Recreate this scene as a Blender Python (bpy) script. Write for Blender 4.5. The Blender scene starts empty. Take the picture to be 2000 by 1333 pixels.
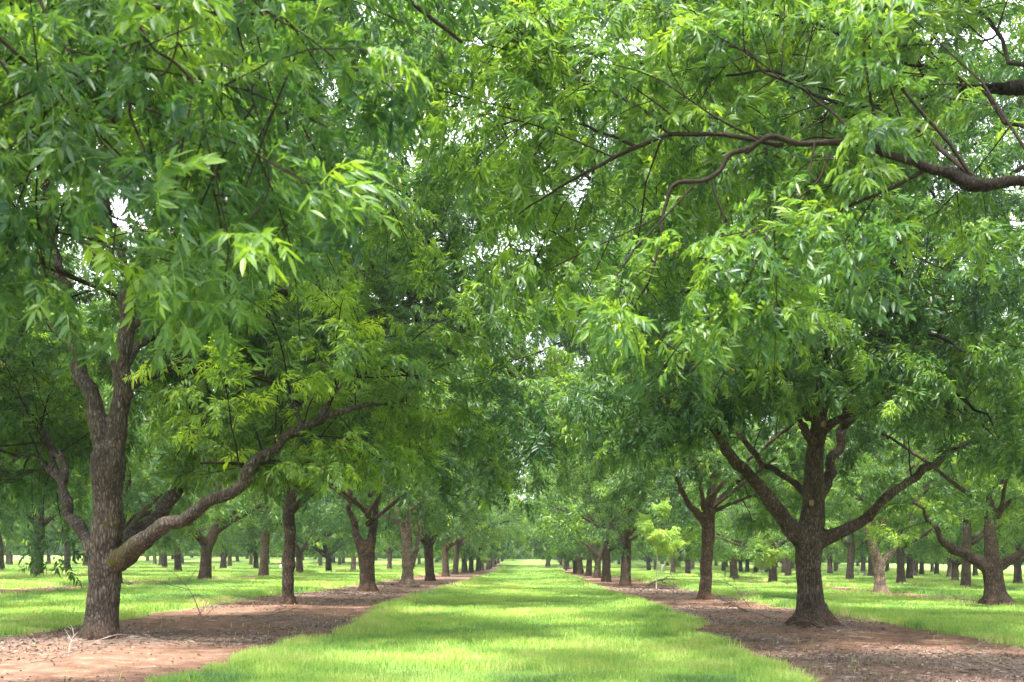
import bpy, math, random
import numpy as np
from mathutils import Matrix, Vector

SC = bpy.context.scene
COL = SC.collection
RNG = np.random.default_rng(7)
random.seed(7)

# ------------------------------------------------------------------ camera geometry
CAM_H, F_PX, VPX, VPY, ROLL = 1.25, 2000.0, 1040.0, 1095.4, 0.010
_c, _s = math.cos(ROLL), math.sin(ROLL)

def at(px, py, d):
    """point seen at a photo pixel, d metres in front of the camera"""
    u, v = px - VPX, VPY - py
    u, v = u * _c - v * _s, u * _s + v * _c
    return np.array([u * d / F_PX, d, CAM_H + v * d / F_PX])

def ground_at(px, py):
    u, v = px - VPX, VPY - py
    u, v = u * _c - v * _s, u * _s + v * _c
    d = -CAM_H * F_PX / v
    return np.array([u * d / F_PX, d, 0.0])

# ------------------------------------------------------------------ noise
def _hash(ix, iy, iz, seed):
    h = (ix.astype(np.int64) * 374761393 + iy.astype(np.int64) * 668265263 + iz.astype(np.int64) * 2147483647 + seed * 974711) & 0xffffffff
    h = ((h ^ (h >> 13)) * 1274126177) & 0xffffffff
    h = h ^ (h >> 16)
    return (h & 0xffff) / 65535.0

def vnoise(p, seed=0):
    p = np.asarray(p, float)
    i = np.floor(p).astype(np.int64)
    f = p - i
    f = f * f * (3 - 2 * f)
    r = 0
    for a in (0, 1):
        wx = f[:, 0] if a else 1 - f[:, 0]
        for b in (0, 1):
            wy = f[:, 1] if b else 1 - f[:, 1]
            for c in (0, 1):
                wz = f[:, 2] if c else 1 - f[:, 2]
                r = r + wx * wy * wz * _hash(i[:, 0] + a, i[:, 1] + b, i[:, 2] + c, seed)
    return r

def fbm2(x, y, seed=0, octaves=3):
    p = np.stack([np.ravel(x), np.ravel(y), np.zeros(np.size(x))], 1)
    r, amp, tot = 0, 1.0, 0
    for o in range(octaves):
        r = r + amp * vnoise(p * 2 ** o + 17.3 * o, seed + o)
        tot += amp
        amp *= .5
    return (r / tot).reshape(np.shape(x))

# ------------------------------------------------------------------ mesh helpers
def build_mesh(name, verts, faces, attrs=None, smooth=False):
    """faces: (n,3) or (n,4) array"""
    me = bpy.data.meshes.new(name)
    verts = np.asarray(verts, np.float32)
    faces = np.asarray(faces, np.int32)
    k = faces.shape[1]
    me.vertices.add(len(verts))
    me.vertices.foreach_set('co', verts.ravel())
    me.loops.add(faces.size)
    me.loops.foreach_set('vertex_index', faces.ravel())
    me.polygons.add(len(faces))
    me.polygons.foreach_set('loop_start', np.arange(len(faces), dtype=np.int32) * k)
    if smooth:
        me.polygons.foreach_set('use_smooth', np.ones(len(faces), bool))
    for n, a in (attrs or {}).items():
        at_ = me.attributes.new(n, 'FLOAT', 'POINT')
        at_.data.foreach_set('value', np.asarray(a, np.float32))
    me.update(calc_edges=True)
    return me

def link(name, me, mat=None, parent=None, loc=None):
    o = bpy.data.objects.new(name, me)
    COL.objects.link(o)
    if mat is not None and me is not None and len(me.materials) == 0:
        me.materials.append(mat)
    if parent is not None:
        o.parent = parent
    if loc is not None:
        o.location = loc
    return o

def tag(o, label=None, cat=None, group=None, kind=None):
    if label: o['label'] = label
    if cat: o['category'] = cat
    if group: o['group'] = group
    if kind: o['kind'] = kind
    return o

class Geo:
    """collects tubes (quads)"""
    def __init__(self):
        self.v, self.f, self.n = [], [], 0
    def add(self, v, f):
        self.v.append(v); self.f.append(f + self.n); self.n += len(v)
    def tube(self, pts, rad, sides=6, cap=True, wob=0.0, rng=None):
        pts = np.asarray(pts, float); rad = np.asarray(rad, float)
        m = len(pts)
        t = np.gradient(pts, axis=0)
        t /= np.linalg.norm(t, axis=1)[:, None] + 1e-9
        ref = np.array([1., 0, 0]) if abs(t[0][0]) < .8 else np.array([0, 1., 0])
        us = np.zeros((m, 3)); u = ref
        for i in range(m):
            u = u - t[i] * u.dot(t[i]); u /= np.linalg.norm(u) + 1e-9
            us[i] = u
        ws = np.cross(t, us)
        a = np.arange(sides) / sides * 2 * math.pi
        r = rad[:, None] * np.ones(sides)[None]
        if wob and rng is not None:
            r = r * (1 + wob * rng.normal(size=(1, sides)) + .5 * wob * rng.normal(size=(m, sides)))
        ring = pts[:, None] + r[..., None] * (np.cos(a)[None, :, None] * us[:, None] + np.sin(a)[None, :, None] * ws[:, None])
        v = ring.reshape(-1, 3)
        j = np.arange(sides); k = (j + 1) % sides
        f = np.concatenate([np.stack([i * sides + j, i * sides + k, (i + 1) * sides + k, (i + 1) * sides + j], 1) for i in range(m - 1)])
        if cap:
            tip = len(v)
            v = np.vstack([v, pts[-1] + t[-1] * rad[-1] * .6, pts[0] - t[0] * rad[0] * .3])
            f = np.vstack([f, np.stack([(m - 1) * sides + j, (m - 1) * sides + k, np.full(sides, tip), np.full(sides, tip)], 1)])
            f = np.vstack([f, np.stack([k, j, np.full(sides, tip + 1), np.full(sides, tip + 1)], 1)])
        self.add(v, f)
    def mesh(self, name, smooth=True):
        v = np.vstack(self.v); f = np.vstack(self.f)
        deg = f[:, 2] == f[:, 3]
        # triangles stored as degenerate quads: split everything to triangles
        q = f[~deg]
        tri = np.vstack([q[:, [0, 1, 2]], q[:, [0, 2, 3]], f[deg][:, :3]])
        return build_mesh(name, v, tri, smooth=smooth)

def spline(pts, n):
    """Catmull-Rom resample; columns may hold extra values"""
    P = np.asarray(pts, float)
    P = np.vstack([2 * P[0] - P[1], P, 2 * P[-1] - P[-2]])
    m = len(P) - 3
    out = []
    for s in np.linspace(0, m - 1e-6, n):
        i = int(s); t = s - i
        p0, p1, p2, p3 = P[i:i + 4]
        out.append(.5 * ((2 * p1) + (-p0 + p2) * t + (2 * p0 - 5 * p1 + 4 * p2 - p3) * t * t + (-p0 + 3 * p1 - 3 * p2 + p3) * t ** 3))
    return np.array(out)

# ------------------------------------------------------------------ materials
def new_mat(name):
    m = bpy.data.materials.new(name); m.use_nodes = True
    nt = m.node_tree; nt.nodes.clear()
    return m, nt, nt.nodes, nt.links

def N(nodes, t, **kw):
    n = nodes.new(t)
    for k, v in kw.items():
        if k == 'inp':
            for a, b in v.items(): n.inputs[a].default_value = b
        else: setattr(n, k, v)
    return n

def ramp(nodes, stops, interp='LINEAR'):
    r = nodes.new('ShaderNodeValToRGB'); r.color_ramp.interpolation = interp
    e = r.color_ramp.elements
    while len(e) < len(stops): e.new(.5)
    for el, (p, c) in zip(e, stops):
        el.position = p; el.color = (*c, 1) if len(c) == 3 else c
    return r

def leaf_material(name, stops, trans=.42, trans_gain=(2.3, 2.5, 1.0), rough=.36, spec=.5):
    m, nt, n, l = new_mat(name)
    att = N(n, 'ShaderNodeAttribute', attribute_name='tint')
    oi = N(n, 'ShaderNodeObjectInfo')
    mad = N(n, 'ShaderNodeMath', operation='MULTIPLY_ADD'); mad.inputs[1].default_value = .16
    l.new(oi.outputs['Random'], mad.inputs[0]); 
    add = N(n, 'ShaderNodeMath', operation='ADD'); add.inputs[1].default_value = -.08
    l.new(att.outputs['Fac'], add.inputs[0]); l.new(add.outputs[0], mad.inputs[2])
    r = ramp(n, stops)
    l.new(mad.outputs[0], r.inputs[0])
    p = N(n, 'ShaderNodeBsdfPrincipled'); p.inputs['Roughness'].default_value = rough
    p.inputs['Specular IOR Level'].default_value = spec
    l.new(r.outputs[0], p.inputs['Base Color'])
    tr = N(n, 'ShaderNodeBsdfTranslucent')
    mul = N(n, 'ShaderNodeMix', data_type='RGBA', blend_type='MULTIPLY'); mul.inputs[0].default_value = 1
    l.new(r.outputs[0], mul.inputs[6]); mul.inputs[7].default_value = (*trans_gain, 1)
    l.new(mul.outputs[2], tr.inputs['Color'])
    mx = N(n, 'ShaderNodeMixShader'); mx.inputs[0].default_value = trans
    l.new(p.outputs[0], mx.inputs[1]); l.new(tr.outputs[0], mx.inputs[2])
    out = N(n, 'ShaderNodeOutputMaterial'); l.new(mx.outputs[0], out.inputs[0])
    return m

LEAF = leaf_material('pecan_leaf', [(0, (.020, .066, .034)), (.33, (.058, .130, .040)), (.6, (.140, .240, .041)), (.84, (.25, .375, .043)), (1, (.36, .46, .05))], trans=.45, trans_gain=(2.45, 2.3, .85), rough=.42, spec=.5)
YOUNG = leaf_material('young_leaf', [(0, (.20, .34, .09)), (.5, (.32, .46, .11)), (1, (.48, .55, .16))], trans_gain=(1.7, 1.7, 1))
GRASS = leaf_material('grass_blade', [(0, (.10, .21, .10)), (.3, (.21, .36, .085)), (.6, (.34, .49, .11)), (.85, (.46, .55, .15)), (1, (.60, .56, .30))],
                      trans=.35, trans_gain=(1.5, 1.5, 1.0), rough=.5, spec=.3)

def bark_material(name, moss=None):
    m, nt, n, l = new_mat(name)
    tc = N(n, 'ShaderNodeTexCoord')
    mp = N(n, 'ShaderNodeMapping'); mp.inputs['Scale'].default_value = (1, 1, .28)
    l.new(tc.outputs['Object'], mp.inputs[0])
    warp = N(n, 'ShaderNodeTexNoise'); warp.inputs['Scale'].default_value = 9; warp.inputs['Detail'].default_value = 3
    l.new(mp.outputs[0], warp.inputs[0])
    wm = N(n, 'ShaderNodeMix', data_type='RGBA', blend_type='LINEAR_LIGHT'); wm.inputs[0].default_value = .06
    l.new(mp.outputs[0], wm.inputs[6]); l.new(warp.outputs['Color'], wm.inputs[7])
    vo = N(n, 'ShaderNodeTexVoronoi', feature='DISTANCE_TO_EDGE'); vo.inputs['Scale'].default_value = 24
    l.new(wm.outputs[2], vo.inputs['Vector'])
    n1 = N(n, 'ShaderNodeTexNoise'); n1.inputs['Scale'].default_value = 55; n1.inputs['Detail'].default_value = 6; n1.inputs['Roughness'].default_value = .7
    l.new(mp.outputs[0], n1.inputs[0])
    hm = N(n, 'ShaderNodeMath', operation='MULTIPLY_ADD'); hm.inputs[1].default_value = 1.2
    l.new(vo.outputs['Distance'], hm.inputs[0]); l.new(n1.outputs[0], hm.inputs[2])
    r = ramp(n, [(.36, (.022, .017, .013)), (.56, (.082, .064, .050)), (.76, (.15, .122, .10)), (1, (.24, .205, .175))])
    l.new(hm.outputs[0], r.inputs[0])
    # large blotches, lighter grey and dark
    n2 = N(n, 'ShaderNodeTexNoise'); n2.inputs['Scale'].default_value = 3.2; n2.inputs['Detail'].default_value = 4
    l.new(tc.outputs['Object'], n2.inputs[0])
    r2 = ramp(n, [(.35, (.62, .60, .58)), (.65, (1.25, 1.22, 1.2))])
    l.new(n2.outputs[0], r2.inputs[0])
    m1 = N(n, 'ShaderNodeMix', data_type='RGBA', blend_type='MULTIPLY'); m1.inputs[0].default_value = 1
    l.new(r.outputs[0], m1.inputs[6]); l.new(r2.outputs[0], m1.inputs[7])
    # lichen flecks
    v2 = N(n, 'ShaderNodeTexVoronoi', feature='F1'); v2.inputs['Scale'].default_value = 26; v2.inputs['Randomness'].default_value = 1
    l.new(wm.outputs[2], v2.inputs['Vector'])
    n3 = N(n, 'ShaderNodeTexNoise'); n3.inputs['Scale'].default_value = 12; n3.inputs['Detail'].default_value = 5
    l.new(tc.outputs['Object'], n3.inputs[0])
    sub = N(n, 'ShaderNodeMath', operation='MULTIPLY_ADD'); sub.inputs[1].default_value = -.55
    l.new(v2.outputs['Distance'], sub.inputs[0]); l.new(n3.outputs[0], sub.inputs[2])
    rl = ramp(n, [(.43, (0, 0, 0)), (.50, (1, 1, 1))]); l.new(sub.outputs[0], rl.inputs[0])
    ml = N(n, 'ShaderNodeMath', operation='MULTIPLY'); ml.inputs[1].default_value = .6
    l.new(rl.outputs[0], ml.inputs[0])
    m2 = N(n, 'ShaderNodeMix', data_type='RGBA'); l.new(ml.outputs[0], m2.inputs[0])
    l.new(m1.outputs[2], m2.inputs[6]); m2.inputs[7].default_value = (.36, .33, .29, 1)
    # red soil splashed on the foot of the trunk
    sx = N(n, 'ShaderNodeSeparateXYZ'); l.new(tc.outputs['Object'], sx.inputs[0])
    hs = N(n, 'ShaderNodeMath', operation='MULTIPLY_ADD'); hs.inputs[1].default_value = -1.6
    l.new(sx.outputs[2], hs.inputs[0]); l.new(n2.outputs[0], hs.inputs[2])
    rs = ramp(n, [(.0, (0, 0, 0)), (.5, (.85, .85, .85))]); l.new(hs.outputs[0], rs.inputs[0])
    m3 = N(n, 'ShaderNodeMix', data_type='RGBA'); l.new(rs.outputs[0], m3.inputs[0])
    red = N(n, 'ShaderNodeMix', data_type='RGBA', blend_type='MULTIPLY'); red.inputs[0].default_value = .55
    red.inputs[6].default_value = (.21, .098, .058, 1); l.new(m2.outputs[2], red.inputs[7])
    red2 = N(n, 'ShaderNodeMix', data_type='RGBA', blend_type='MIX'); red2.inputs[0].default_value = .5
    red2.inputs[6].default_value = (.15, .075, .046, 1); l.new(m2.outputs[2], red2.inputs[7])
    l.new(m2.outputs[2], m3.inputs[6]); l.new(red2.outputs[2], m3.inputs[7])
    col = m3.outputs[2]
    if moss:
        acc = None
        for (cx, cy, cz, rad) in moss:
            dn = N(n, 'ShaderNodeVectorMath', operation='DISTANCE'); dn.inputs[1].default_value = (cx, cy, cz)
            l.new(tc.outputs['Object'], dn.inputs[0])
            q = N(n, 'ShaderNodeMath', operation='DIVIDE'); q.inputs[1].default_value = rad
            l.new(dn.outputs['Value'], q.inputs[0])
            if acc is None: acc = q.outputs[0]
            else:
                mn = N(n, 'ShaderNodeMath', operation='MINIMUM'); l.new(acc, mn.inputs[0]); l.new(q.outputs[0], mn.inputs[1]); acc = mn.outputs[0]
        nz = N(n, 'ShaderNodeTexNoise'); nz.inputs['Scale'].default_value = 17; nz.inputs['Detail'].default_value = 6; nz.inputs['Roughness'].default_value = .65
        l.new(tc.outputs['Object'], nz.inputs[0])
        ad = N(n, 'ShaderNodeMath', operation='MULTIPLY_ADD'); ad.inputs[1].default_value = 4.0
        l.new(nz.outputs[0], ad.inputs[0]); l.new(acc, ad.inputs[2])
        rm = ramp(n, [(.82, (1, 1, 1)), (.90, (0, 0, 0))])
        hf = N(n, 'ShaderNodeMath', operation='MULTIPLY'); hf.inputs[1].default_value = .33; l.new(ad.outputs[0], hf.inputs[0])
        l.new(hf.outputs[0], rm.inputs[0])
        m4 = N(n, 'ShaderNodeMix', data_type='RGBA'); l.new(rm.outputs[0], m4.inputs[0]); l.new(col, m4.inputs[6])
        rmc = ramp(n, [(.35, (.045, .045, .008)), (.65, (.19, .155, .018))]); l.new(n1.outputs[0], rmc.inputs[0])
        l.new(rmc.outputs[0], m4.inputs[7])
        col = m4.outputs[2]
    oi = N(n, 'ShaderNodeObjectInfo')
    m5 = N(n, 'ShaderNodeMix', data_type='RGBA', blend_type='MULTIPLY'); m5.inputs[0].default_value = 1
    l.new(col, m5.inputs[6]); l.new(oi.outputs['Color'], m5.inputs[7])
    p = N(n, 'ShaderNodeBsdfPrincipled'); p.inputs['Roughness'].default_value = .9; p.inputs['Specular IOR Level'].default_value = .2
    l.new(m5.outputs[2], p.inputs['Base Color'])
    b = N(n, 'ShaderNodeBump'); b.inputs['Strength'].default_value = .9; b.inputs['Distance'].default_value = .03
    l.new(hm.outputs[0], b.inputs['Height']); l.new(b.outputs[0], p.inputs['Normal'])
    out = N(n, 'ShaderNodeOutputMaterial'); l.new(p.outputs[0], out.inputs[0])
    return m

BARK = bark_material('pecan_bark')

def simple_mat(name, c, rough=.8, var=.25, scale=20):
    m, nt, n, l = new_mat(name)
    tc = N(n, 'ShaderNodeTexCoord'); nz = N(n, 'ShaderNodeTexNoise'); nz.inputs['Scale'].default_value = scale; nz.inputs['Detail'].default_value = 4
    l.new(tc.outputs['Object'], nz.inputs[0])
    r = ramp(n, [(.3, tuple(x * (1 - var) for x in c)), (.7, tuple(x * (1 + var) for x in c))]); l.new(nz.outputs[0], r.inputs[0])
    p = N(n, 'ShaderNodeBsdfPrincipled'); p.inputs['Roughness'].default_value = rough; p.inputs['Specular IOR Level'].default_value = .2
    bp = N(n, 'ShaderNodeBump'); bp.inputs['Strength'].default_value = .8; bp.inputs['Distance'].default_value = .012
    l.new(nz.outputs[0], bp.inputs['Height']); l.new(bp.outputs[0], p.inputs['Normal'])
    l.new(r.outputs[0], p.inputs['Base Color'])
    out = N(n, 'ShaderNodeOutputMaterial'); l.new(p.outputs[0], out.inputs[0])
    return m

TWIG = simple_mat('twig_bark', (.022, .016, .012), .95, .5, 45)
NUT = simple_mat('green_nut', (.34, .30, .07), .55)
DEADTWIG = simple_mat('dead_twig', (.17, .135, .11))
PALETWIG = simple_mat('pale_dead_twig', (.38, .33, .29))

def attr_mat(name, stops, rough=.9):
    m, nt, n, l = new_mat(name)
    att = N(n, 'ShaderNodeAttribute', attribute_name='tint')
    r = ramp(n, stops); l.new(att.outputs['Fac'], r.inputs[0])
    p = N(n, 'ShaderNodeBsdfPrincipled'); p.inputs['Roughness'].default_value = rough
    l.new(r.outputs[0], p.inputs['Base Color'])
    out = N(n, 'ShaderNodeOutputMaterial'); l.new(p.outputs[0], out.inputs[0])
    return m
LITTER = attr_mat('leaf_litter', [(0, (.08, .05, .038)), (.3, (.17, .115, .09)), (.7, (.32, .25, .215)), (1, (.48, .42, .38))])

# ------------------------------------------------------------------ ground
ROWS = [-66.5, -54.5, -42.4, -30.4, -18.3, -6.25, 5.2, 15.2, 23.6, 32.5, 42, 51, 60]
HALF = {-6.25: 2.45, 5.2: 2.05, 15.2: 1.25, -18.3: 1.35}

FEET = [ground_at(x, y)[:2] for x, y in ((200, 1248), (563, 1184), (718, 1156), (1585, 1226), (1378, 1172))]
def ground_h(x, y):
    x = np.asarray(x, float); y = np.asarray(y, float)
    h = .10 * (fbm2(x * .12, y * .12, 3) - .5) + .035 * (fbm2(x * .9, y * .9, 9) - .5)
    t = np.clip((y - 140) / 90, 0, 1); t = t * t * (3 - 2 * t)
    for fx, fy in FEET: h = h + .07 * np.exp(-((x - fx) ** 2 + (y - fy) ** 2) / .7)
    return h + 1.5 * t

def dirt_amount(x, y):
    """signed metres inside the bare soil strips (positive = soil)"""
    x = np.asarray(x, float); y = np.asarray(y, float)
    w = (fbm2(x * .35 + 5, y * .22, 21) - .5) * 2.2 + (fbm2(x * 1.6, y * 1.3, 33) - .5) * 1.0
    best = np.full(np.shape(x), -9.0)
    for rx in ROWS:
        hw = HALF.get(rx, 1.05)
        best = np.maximum(best, hw - np.abs(x - rx) + w * (.7 if hw > 2 else .55))
    return best - np.clip((y - 105) / 40, 0, 3)

def axis(lo, hi, near_lo, near_hi, step, grow):
    a = list(np.arange(near_lo, near_hi, step))
    s = step; v = a[-1]
    while v < hi:
        s *= grow; v += s; a.append(v)
    s = step; v = a[0]; left = []
    while v > lo:
        s *= grow; v -= s; left.append(v)
    return np.array(left[::-1] + a)

xs = axis(-420, 420, -14, 14, .16, 1.045)
ys = axis(-60, 900, 8, 30, .16, 1.022)
X, Y = np.meshgrid(xs, ys, indexing='xy')
D = dirt_amount(X, Y)
Z = ground_h(X, Y) - .05 * np.clip(D + .3, 0, .8)
nx, ny = len(xs), len(ys)
Z = Z + .045 * np.clip(D, 0, .5) * (fbm2(X * 2.6, Y * 2.6, 71, 3) - .5) * 2
idx = np.arange(nx * ny).reshape(ny, nx)
quads = np.stack([idx[:-1, :-1], idx[:-1, 1:], idx[1:, 1:], idx[1:, :-1]], -1).reshape(-1, 4)
LIT = np.clip(fbm2(X * .5, Y * .5, 51, 4) * 1.8 - .68, 0, 1)
me = build_mesh('ground', np.stack([X, Y, Z], -1).reshape(-1, 3), quads, {'soil': np.clip(D * .5 + .5, 0, 1).ravel(), 'litter': LIT.ravel()}, smooth=True)

def ground_material():
    m, nt, n, l = new_mat('orchard_floor')
    tc = N(n, 'ShaderNodeTexCoord')
    a = N(n, 'ShaderNodeAttribute', attribute_name='soil'); b = N(n, 'ShaderNodeAttribute', attribute_name='litter')
    def noise(s, d=5, r=.6):
        z = N(n, 'ShaderNodeTexNoise'); z.inputs['Scale'].default_value = s; z.inputs['Detail'].default_value = d; z.inputs['Roughness'].default_value = r
        l.new(tc.outputs['Object'], z.inputs[0]); return z
    n1 = noise(3.5); n2 = noise(38, 6, .7); n3 = noise(.7); n4 = noise(14, 5, .7)
    s0 = N(n, 'ShaderNodeMath', operation='MULTIPLY_ADD'); s0.inputs[1].default_value = .22
    l.new(n4.outputs[0], s0.inputs[0]); l.new(a.outputs['Fac'], s0.inputs[2])
    mask = ramp(n, [(.56, (0, 0, 0)), (.68, (1, 1, 1))]); l.new(s0.outputs[0], mask.inputs[0])
    soil = ramp(n, [(.3, (.15, .082, .058)), (.55, (.26, .152, .110)), (.8, (.41, .275, .21))]); l.new(n1.outputs[0], soil.inputs[0])
    speck = ramp(n, [(.36, (.45, .43, .42)), (.5, (1, 1, 1)), (.72, (1.35, 1.33, 1.3))]); l.new(n2.outputs[0], speck.inputs[0])
    lit = ramp(n, [(.3, (.09, .06, .046)), (.5, (.175, .125, .102)), (.7, (.29, .225, .19))]); l.new(n2.outputs[0], lit.inputs[0])
    ml = N(n, 'ShaderNodeMix', data_type='RGBA')
    la = N(n, 'ShaderNodeMath', operation='MULTIPLY_ADD'); la.inputs[1].default_value = .7; l.new(n4.outputs[0], la.inputs[0]); l.new(b.outputs['Fac'], la.inputs[2])
    lr = ramp(n, [(.55, (0, 0, 0)), (.9, (1, 1, 1))]); l.new(la.outputs[0], lr.inputs[0]); l.new(lr.outputs[0], ml.inputs[0])
    ms = N(n, 'ShaderNodeMix', data_type='RGBA', blend_type='MULTIPLY'); ms.inputs[0].default_value = .8
    l.new(soil.outputs[0], ms.inputs[6]); l.new(speck.outputs[0], ms.inputs[7])
    l.new(ms.outputs[2], ml.inputs[6]); l.new(lit.outputs[0], ml.inputs[7])
    gr = ramp(n, [(.25, (.13, .21, .06)), (.5, (.22, .33, .08)), (.75, (.33, .41, .12))]); l.new(n3.outputs[0], gr.inputs[0])
    gs = ramp(n, [(.3, (.45, .5, .4)), (.55, (1, 1, 1))]); l.new(n2.outputs[0], gs.inputs[0])
    gm = N(n, 'ShaderNodeMix', data_type='RGBA', blend_type='MULTIPLY'); gm.inputs[0].default_value = .7
    l.new(gr.outputs[0], gm.inputs[6]); l.new(gs.outputs[0], gm.inputs[7])
    mx = N(n, 'ShaderNodeMix', data_type='RGBA'); l.new(mask.outputs[0], mx.inputs[0]); l.new(gm.outputs[2], mx.inputs[6]); l.new(ml.outputs[2], mx.inputs[7])
    p = N(n, 'ShaderNodeBsdfPrincipled'); p.inputs['Roughness'].default_value = .95; p.inputs['Specular IOR Level'].default_value = .1
    l.new(mx.outputs[2], p.inputs['Base Color'])
    bp = N(n, 'ShaderNodeBump'); bp.inputs['Strength'].default_value = .7; bp.inputs['Distance'].default_value = .03
    l.new(n2.outputs[0], bp.inputs['Height']); l.new(bp.outputs[0], p.inputs['Normal'])
    out = N(n, 'ShaderNodeOutputMaterial'); l.new(p.outputs[0], out.inputs[0])
    return m
tag(link('ground', me, ground_material()), 'orchard floor of mown lime grass lanes and bare reddish soil strips', kind='structure')

# ------------------------------------------------------------------ grass blades (stuff)
def scatter(n_target, dmin, dmax, power):
    """points in the camera's wedge, density falling with distance"""
    u = RNG.random(n_target)
    k = 2 - power
    d = (dmin ** k + u * (dmax ** k - dmin ** k)) ** (1 / k) if abs(k) > 1e-6 else dmin * (dmax / dmin) ** u
    px = RNG.uniform(-1140, 1060, n_target)
    return px * d / F_PX, d

def make_grass():
    x, d = scatter(1150000, 9.0, 170, 1.55)
    dz = dirt_amount(x, d)
    edge = fbm2(x * 3, d * 3, 77, 2)
    keep = (dz < .05 + .35 * (edge - .5)) | (RNG.random(len(x)) < .012 * np.exp(-np.clip(dz, 0, 9)))
    bare = fbm2(x * .8, d * .8, 91, 3)
    keep &= RNG.random(len(x)) < np.clip((bare - .20) * 6, .15, 1)
    x, d, dz, edge = x[keep], d[keep], dz[keep], edge[keep]
    n = len(x)
    z = ground_h(x, d) - .05 * np.clip(dz + .3, 0, .8)
    tuft = fbm2(x * 1.1, d * 1.1, 5, 3)
    tall = np.exp(-((dz + .35) / .35) ** 2)
    h = (.038 + .055 * tuft + .042 * RNG.random(n)) * (1 + .9 * tall * (tuft > .5)) * (1 + np.clip((d - 20) / 120, 0, .6))
    w = .0058 * np.maximum(1, d / 11) ** .85 * RNG.uniform(.7, 1.3, n)
    a = RNG.uniform(0, 2 * math.pi, n)
    lean = RNG.uniform(.15, .9, n) * h
    b = a + RNG.normal(0, .7, n) + math.pi / 2
    dx, dy = np.cos(a) * w * .5, np.sin(a) * w * .5
    lx, ly = np.cos(b) * lean, np.sin(b) * lean
    V = np.zeros((n, 5, 3))
    V[:, 0] = np.stack([x - dx, d - dy, z - .01], 1)
    V[:, 1] = np.stack([x + dx, d + dy, z - .01], 1)
    V[:, 2] = np.stack([x + dx * .8 + lx * .35, d + dy * .8 + ly * .35, z + h * .6], 1)
    V[:, 3] = np.stack([x - dx * .8 + lx * .35, d - dy * .8 + ly * .35, z + h * .6], 1)
    V[:, 4] = np.stack([x + lx, d + ly, z + h], 1)
    base = (np.arange(n) * 5)[:, None]
    F = np.concatenate([base + np.array([[0, 1, 2]]), base + np.array([[0, 2, 3]]), base + np.array([[3, 2, 4]])])
    big = fbm2(x * .22, d * .22, 61, 3)
    fine = fbm2(x * 3.1, d * 2.3, 15, 2)
    t = .48 + .75 * (big - .5) + .40 * (tuft - .5) + .55 * (fine - .5) + RNG.normal(0, .14, n)
    dry = fbm2(x * .55 + 9, d * .4, 131, 3); t = t + .12 * np.clip((dry - .62) / .1, 0, 1) - .35 * np.clip((.40 - dry) / .08, 0, 1)
    t = t + .35 * (RNG.random(n) < .05) + .30 * np.clip(1 - np.abs(dz + .1) / .5, 0, 1) * (edge > .5)
    t = np.clip(t, 0, 1)
    me = build_mesh('grass', V.reshape(-1, 3), F, {'tint': np.repeat(t, 5)})
    tag(link('grass', me, GRASS), 'short lime green grass filling the lanes between the rows of trees', 'grass', kind='stuff')
make_grass()

def make_litter():
    x, d = scatter(260000, 9.0, 60, 1.4)
    dz = dirt_amount(x, d)
    lit = fbm2(x * .5, d * .5, 51, 4) * 1.8 - .68
    keep = (dz > .1) & (RNG.random(len(x)) < np.clip(lit + .04, .02, 1))
    x, d, dz = x[keep], d[keep], dz[keep]; n = len(x)
    z = ground_h(x, d) - .05 * np.clip(dz + .3, 0, .8) + .006
    L = RNG.uniform(.02, .065, n) * np.maximum(1, d / 24); W = L * RNG.uniform(.10, .26, n)
    stick = RNG.random(n) < .18
    L = np.where(stick, L * RNG.uniform(1.5, 4, n), L); W = np.where(stick, .006 * np.maximum(1, d / 18), W)
    a = RNG.uniform(0, 2 * math.pi, n)
    c, s = np.cos(a), np.sin(a)
    up = RNG.uniform(0, .022, (n, 4)); up[:, 2:] += (.02 * RNG.random(n))[:, None]
    loc = [(-.5, 0), (0, -.5), (.5, 0), (0, .5)]
    V = np.zeros((n, 4, 3))
    for k, (p, q) in enumerate(loc):
        V[:, k, 0] = x + c * p * L - s * q * W
        V[:, k, 1] = d + s * p * L + c * q * W
        V[:, k, 2] = z + up[:, k] * (1 if k % 2 else .6)
    base = (np.arange(n) * 4)[:, None]
    F = np.concatenate([base + np.array([[0, 1, 2]]), base + np.array([[0, 2, 3]])])
    t = np.clip(RNG.beta(1.4, 2.5, n) + .12 * stick, 0, 1)
    me = build_mesh('leaf_litter', V.reshape(-1, 3), F, {'tint': np.repeat(t, 4)})
    tag(link('leaf_litter', me, LITTER), 'dry brown leaf litter and bits of twig on the bare soil strips', 'leaf litter', kind='stuff')
make_litter()

# ------------------------------------------------------------------ foliage sprays
def leaflet(base, axis_, up, L, W, det):
    s = np.cross(axis_, up); s /= np.linalg.norm(s) + 1e-9
    nrm = np.cross(s, axis_)
    if det == 'hi':
        g = np.array([0, 0, -1.])
        mid1, mid2, tip = base + axis_ * L * .3, base + axis_ * L * .65 + g * L * .04, base + axis_ * L + g * L * .14
        v = [base, mid1 - s * W * .5 + nrm * W * .18, mid1, mid1 + s * W * .5 + nrm * W * .18,
             mid2 - s * W * .40 + nrm * W * .12, mid2, mid2 + s * W * .40 + nrm * W * .12, tip]
        f = [(0, 1, 2), (0, 2, 3), (1, 4, 5), (1, 5, 2), (2, 5, 6), (2, 6, 3), (4, 7, 5), (5, 7, 6)]
    else:
        mid = base + axis_ * L * .42
        tip = base + axis_ * L + np.array([0, 0, -L * .12])
        v = [base, mid - s * W * .5 + nrm * W * .15, tip, mid + s * W * .5 + nrm * W * .15]
        f = [(0, 1, 2), (0, 2, 3)]
    return v, f

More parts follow.
